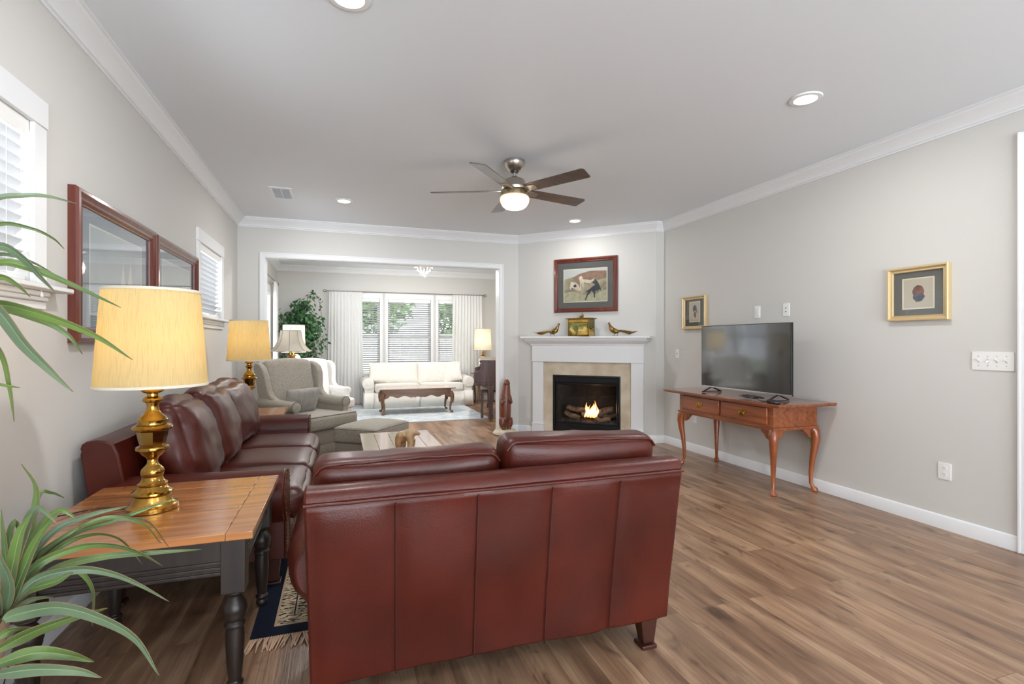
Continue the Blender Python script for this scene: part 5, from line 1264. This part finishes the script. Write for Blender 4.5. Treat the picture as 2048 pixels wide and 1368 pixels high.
# ficus
t = thing('ficus_tree', 'leafy green indoor tree in the far left corner', 'plant', (-.72, 10.22, 0))
bm = bm_new(); add_lathe(bm, [(.13, 0), (.17, .02), (.19, .28), (.20, .30), (.18, .30), (.17, .26)], seg=28); obj('planter', bm, mat('woven_basket', (150, 120, 84), .9, bump=.6, bscale=60), t)
bm = bm_new(); add_lathe(bm, [(.0005, .27), (.175, .265)], seg=24, cap=False); obj('soil', bm, MATS['potting_soil'], t)
rd = random.Random(12); br_ = []
bm = bm_new(); add_tube(bm, bez([(0, 0, .26), (.02, .02, .7), (-.03, 0, 1.2), (.0, 0, 1.7)], 6), [.018]*18+[.008], 8)
for k in range(44):
    a = rd.uniform(0, 2*pi); r = rd.uniform(.12, .34); z0 = rd.uniform(.95, 1.72); e = Vector((r*cos(a)+.05, r*sin(a)*.7-.05, z0+rd.uniform(.0, .42))); q = bez([(0, 0, z0-.1), (e.x*.55, e.y*.55, e.z+.02), tuple(e), (e.x*1.25, e.y*1.2, e.z-.25-.25*rd.random())], 5)
    br_.append(q); add_tube(bm, q, .004, 5)
obj('trunk', bm, mat('ficus_bark', (96, 78, 60), .85), t)
bm = bm_new()
for q in br_:
    for k in range(52):
        c = q[rd.randrange(2, len(q))]+Vector((rd.gauss(0, .045), rd.gauss(0, .045), rd.gauss(0, .05)))
        if c.y > .36: c.y = .36
        if c.x < -.38: c.x = -.38
        d = Vector((rd.gauss(0, 1), rd.gauss(0, 1), -1.0)).normalized(); s_ = d.orthogonal().normalized(); s_ = (Matrix.Rotation(rd.uniform(0, 6), 3, d) @ s_); l = rd.uniform(.06, .10); w_ = l*.30; n_ = s_.cross(d)*l*.08
        vs = [bm.verts.new(c), bm.verts.new(c+d*l*.4+s_*w_), bm.verts.new(c+d*l), bm.verts.new(c+d*l*.4-s_*w_)]; mid = bm.verts.new(c+d*l*.45+n_)
        for i in range(4): bm.faces.new((vs[i], vs[(i+1) % 4], mid))
obj('foliage', bm, mat('ficus_leaf', (70, 118, 66), .4, spec=.6, col2=(38, 82, 52), vscale=7), t)

# curtains and rods
ROD = mat('pewter_rod', (128, 122, 114), .35, metal=.9)
def curtain(label, p0, p1, z0, z1, folds, pool=0, seed=0, flare=1.1):
    """panel hanging between plan points p0 and p1"""
    a, b = Vector(p0), Vector(p1); d = (b-a).normalized(); n = Vector((-d.y, d.x)); L = (b-a).length; mid = (a+b)/2
    bm = bm_new(); nu, nv = folds*8, 26; G = []
    for j in range(nv+1):
        v = j/nv; row = []
        for i in range(nu+1):
            u = i/nu; k = 1+(flare-1)*v; amp = (.018+.012*v)*(1 if v > .015 else .5)
            ph = u*folds*2*pi+.8*noise.noise(Vector((u*3+seed, v*1.3, 0)))*v*2.5
            p = mid+d*((u-.5)*L*k+.006*sin(ph*2))+n*(sin(ph)*amp)
            row.append(bm.verts.new((p.x, p.y, z1+(z0-z1)*v)))
        G.append(row)
    for j in range(nv):
        for i in range(nu): bm.faces.new((G[j][i], G[j][i+1], G[j+1][i+1], G[j+1][i]))
    o = obj('sheer_curtain', bm, CURTAIN, angle=180); tag(o, label, 'curtain', 'sheer white curtains of the far room'); return o
curtain('sheer white curtain left of the cream sofa, on the far wall', (-.20, 10.605), (.42, 10.605), .03, 2.265, 10, seed=1)
curtain('sheer white curtain right of the cream sofa, on the far wall', (2.26, 10.605), (2.90, 10.605), .03, 2.265, 10, seed=5, flare=1.12)
curtain('sheer white curtain on the side wall, hanging in front of the leafy plant', (-1.055, 9.50), (-1.055, 9.88), .03, 2.30, 6, seed=8)
curtain('sheer white curtain on the side wall, nearest the cased opening', (-1.055, 7.20), (-1.055, 7.85), .03, 2.30, 9, seed=13)
def rod(label, a, b, z, brk):
    t = thing('curtain_rod', label, 'curtain rod', (0, 0, 0), 0, 'curtain rods of the far room'); A, B = Vector((*a, z)), Vector((*b, z)); d = (B-A).normalized()
    bm = bm_new(); add_tube(bm, [A, B], .008, 10); obj('pole', bm, ROD, t)
    for p, s in ((A, -1), (B, 1)):
        bm = bm_new(); add_tube(bm, [p+d*s*.0, p+d*s*.02], .012, 10); add_tube(bm, [p+d*s*.045+Vector((0, -.0, 0))+(d*cos(q)+Vector((0, 0, 1))*sin(q))*.024 for q in [k*2*pi/20 for k in range(21)]], .006, 8, cap=False); obj('finial', bm, ROD, t)
        bm = bm_new(); add_tube(bm, [p-d*s*.05, p-d*s*.05+Vector((*brk, 0))], .006, 8); obj('bracket', bm, ROD, t)
rod('pewter curtain rod above the three far windows', (-.235, 10.605), (2.93, 10.605), 2.262, (0, .095))
rod('pewter curtain rod on the far room side wall', (-1.055, 7.10), (-1.055, 10.00), 2.30, (-.10, 0))

# cream sofa
def cream_sofa():
    t = thing('cream_sofa', 'cream skirted sofa with rolled arms under the far windows', 'sofa', (1.47, 10.54, 0), pi)
    W, D = 2.12, .66+.02
    bm = bm_new(); rbox(bm, W-.30, .20, .62, .06, 10, M=T(0, .12, .44)); obj('back_frame', bm, CREAM, t)
    for s in (-1, 1):
        bm = bm_new(); add_prism(bm, [(s*(W/2-.20), .24), (s*(W/2-.20), .46), (s*(W/2-.03), .46), (s*(W/2-.03), .24)], .04, D-.04, 'y'); add_tube(bm, [(s*(W/2-.09), .03, .475), (s*(W/2-.09), .4, .470), (s*(W/2-.09), D-.03, .468)], [.112, .112, .108], 26); arm = obj('arm', bm, CREAM, t, bevel=.006)
        bm = bm_new(); add_lathe(bm, [(.0005, .014), (.03, .012), (.034, .006), (.085, .008), (.106, 0)], seg=32, cap=False, M=T(s*(W/2-.09), D-.03, .468) @ RX(-pi/2)); obj('arm_front', bm, CREAM, arm)
        bm = bm_new(); rbox(bm, (W-.42)/2-.004, D-.12, .155, .045, 12, (0, .01, .012), .002, 5, T(s*(W-.42)/4, .10+(D-.12)/2+.05, .375)); c = obj('seat_cushion', bm, CREAM, t)
        bm = bm_new(); x0, x1 = sorted((s*.01, s*((W-.42)/2-.012)))
        for z in (.448, .302): add_tube(bm, [(x0, .2, z), (x0, D+.045, z), (x1, D+.045, z), (x1, .2, z)], .004, 6)
        obj('piping', bm, mat('cream_piping', (206, 200, 188), .9), c)
        bm = bm_new(); pillow(bm, (W-.40)/2+.06, .46, .26, 20, .004, s+4, M=T(s*(W-.40)/4, .28, .645) @ RX(radians(14)), pinch=.03, pw=3.2); obj('back_cushion', bm, CREAM, t, subsurf=1)
    bm = bm_new(); n = 0; seq = []
    xs = [-W/2+.02, -W/2+.2, 0, W/2-.2, W/2-.02]
    front = []
    for a, b in zip(xs, xs[1:]):
        m = 10
        for k in range(m): front.append((a+(b-a)*k/m, D+.0+.004*sin(k*.7)))
        if b != xs[-1]: front += [(b-.006, D+.012), (b-.004, D-.028), (b+.004, D-.028), (b+.006, D+.012)]
    front.append((xs[-1], D)); per = [(-W/2+.02, .06)]+[(-W/2+.02, D)]+front+[(W/2-.02, .06)]
    R1 = [bm.verts.new((x, y, .30)) for x, y in per]; R2 = [bm.verts.new((x*1.008, y+(.012 if y > .1 else 0), .012)) for x, y in per]
    for a in range(len(per)-1): bm.faces.new((R1[a], R1[a+1], R2[a+1], R2[a]))
    obj('skirt', bm, CREAM, t, solid=.005)
    bm = bm_new(); add_box(bm, -W/2+.05, .05, .02, W/2-.05, D-.035, .30); obj('base', bm, CREAM, t)
    return t
cream_sofa()
for nm, loc, rot, sz, lb in (('throw_pillow', (.72, 10.16, .66), (radians(-18), radians(6), radians(16)), .44, 'cream throw cushion leaning at the left end of the cream sofa'),
                             ('throw_pillow', (2.14, 10.12, .63), (radians(-22), radians(-14), radians(-28)), .42, 'cream throw cushion tipped against the right arm of the cream sofa')):
    bm = bm_new(); pillow(bm, sz, sz*.9, .15, 16, .003, 3, pinch=.08); o = obj(nm, bm, CREAM, subsurf=1); put(o, loc, rot); tag(o, lb, 'cushion', 'throw cushions on the cream sofa')
# far coffee table
def far_table():
    t = thing('walnut_coffee_table', 'walnut coffee table with scalloped apron and cabriole legs before the cream sofa', 'table', (1.285, 9.15, .011))
    bm = bm_new(); rbox(bm, 1.32, .60, .02, .008, 8, M=T(0, 0, .435)); obj('tabletop', bm, wood('walnut_top', (98, 62, 46), (150, 104, 78), .15, .8, axis='x'), t)
    bm = bm_new(); add_box(bm, -.58, -.245, .33, .58, .245, .426)
    for y in (-.25, .238):
        q = [(-.58, .43), (.58, .43)]
        for k in range(61):
            u = 1-k/30; x = u*.58; z = .302+.016*cos(u*pi*5)-.018*(abs(u) < .12)-.02*(abs(u) > .86); q.append((x, z))
        add_prism(bm, q, y, y+.012, 'y')
    obj('apron', bm, WALNUT, t, bevel=.0015)
    for sx in (-1, 1):
        for sy in (-1, 1):
            bm = bm_new(); cabriole(bm, sx*.575, sy*.235, .36, sx, sy*.6, 1.1, 1.05); obj('leg', bm, wood('walnut_upright', (84, 52, 32), (138, 92, 58), .35, .4, axis='z'), t)
far_table()
t = thing('area_rug', 'pale blue-grey area rug under the walnut coffee table', 'rug', (1.0, 9.28, 0))
bm = bm_new(); rbox(bm, 2.66, 2.50, .010, .004, 4, M=T(0, 0, .005)); obj('pile', bm, mat('pale_rug', (206, 210, 210), .95, spec=.1, col2=(172, 184, 192), vscale=7, vdetail=8), t)
bm = bm_new(); loop_frame(bm, 2.662, 2.502, [(0, 0), (0, .0108), (.05, .0108), (.05, 0)], RX(-pi/2)); obj('border', bm, mat('rug_border', (186, 190, 198), .95), t)

# piano and bench
def piano():
    t = thing('spinet_piano', 'dark mahogany piano, only its scrolled side and one front leg showing past the opening', 'piano', (1.99, 7.76, 0), radians(-15))
    side = [(0, .595), (0, .775), (.010, .790), (.05, .795), (.085, .810), (.105, .845), (.100, .880), (.085, .895), (.095, .910), (.115, .925), (.118, .955), (.130, .968), (.60, .968), (.60, .06), (.46, .06), (.44, .50), (.16, .56), (.10, .575)]
    bm = bm_new(); add_prism(bm, side, 0, .035, 'y'); p = obj('side_panel', bm, PIANO, t, bevel=.004)
    bm = bm_new(); q = [(.03, .62), (.03, .765), (.055, .77), (.10, .785), (.13, .82), (.135, .90), (.145, .935), (.58, .935), (.58, .62)]
    add_tube(bm, [(x, -.002, z) for x, z in q]+[(.03, -.002, .62)], .004, 6, cap=False); obj('panel_moulding', bm, PIANO, p)
    bm = bm_new(); add_prism(bm, side, 1.42, 1.455, 'y'); obj('side_panel', bm, PIANO, t, bevel=.004)
    bm = bm_new(); add_box(bm, .02, .035, .60, .30, 1.42, .72); add_box(bm, .14, .035, .72, .58, 1.42, .955); add_box(bm, .44, .035, .06, .58, 1.42, .60); obj('case', bm, PIANO, t, bevel=.004)
    bm = bm_new(); add_box(bm, .10, -.012, .955, .60, 1.467, .975); obj('lid', bm, PIANO, t, bevel=.004)
    bm = bm_new(); add_box(bm, -.006, -.008, .585, .60, .043, .610); add_box(bm, .0, -.005, .570, .60, .04, .585); obj('base_moulding', bm, PIANO, t, bevel=.003)
    for y in (.02, 1.435):
        bm = bm_new(); x = .265
        add_prism(bm, [(x-.10, .575), (x+.10, .575), (x+.085, .55), (x+.05, .53), (x+.042, .50), (x+.028, .12), (x+.04, .115), (x+.038, .045), (x-.038, .045), (x-.04, .115), (x-.028, .12), (x-.042, .50), (x-.05, .53), (x-.085, .55)], y-.032, y+.032, 'y'); lg = obj('leg', bm, PIANO, t, bevel=.005)
        bm = bm_new(); add_lathe(bm, [(.016, .046), (.014, .03)], (x, y, 0), 12); add_lathe(bm, [(.020, -.009), (.022, 0), (.020, .009)], seg=18, M=T(x+.008, y, .022) @ RX(pi/2)); add_box(bm, x-.03, y-.014, 0, x+.038, y+.014, .006); obj('caster', bm, BRASS_D, lg)
piano()
t = thing('piano_bench', 'dark wooden piano bench with a pale cushion tucked beside the piano leg', 'bench', (2.21, 8.36, 0), 0)
t.location = (2.41, 8.32, 0); t.rotation_euler = (0, 0, radians(-15))
bm = bm_new(); add_box(bm, -.15, -.30, .43, .15, .30, .475); obj('seat_frame', bm, PIANO, t, bevel=.004)
bm = bm_new(); rbox(bm, .30, .60, .05, .02, 10, (0, 0, .01), M=T(0, 0, .498)); obj('cushion', bm, CREAM, t)
for sx in (-1, 1):
    for sy in (-1, 1):
        bm = bm_new(); x, y = sx*.13, sy*.275; add_prism(bm, [(x-.024, .43), (x+.024, .43), (x+.016, .09), (x+.024, .085), (x+.022, 0), (x-.022, 0), (x-.024, .085), (x-.016, .09)], y-.02, y+.02, 'y'); obj('leg', bm, PIANO, t, bevel=.003)
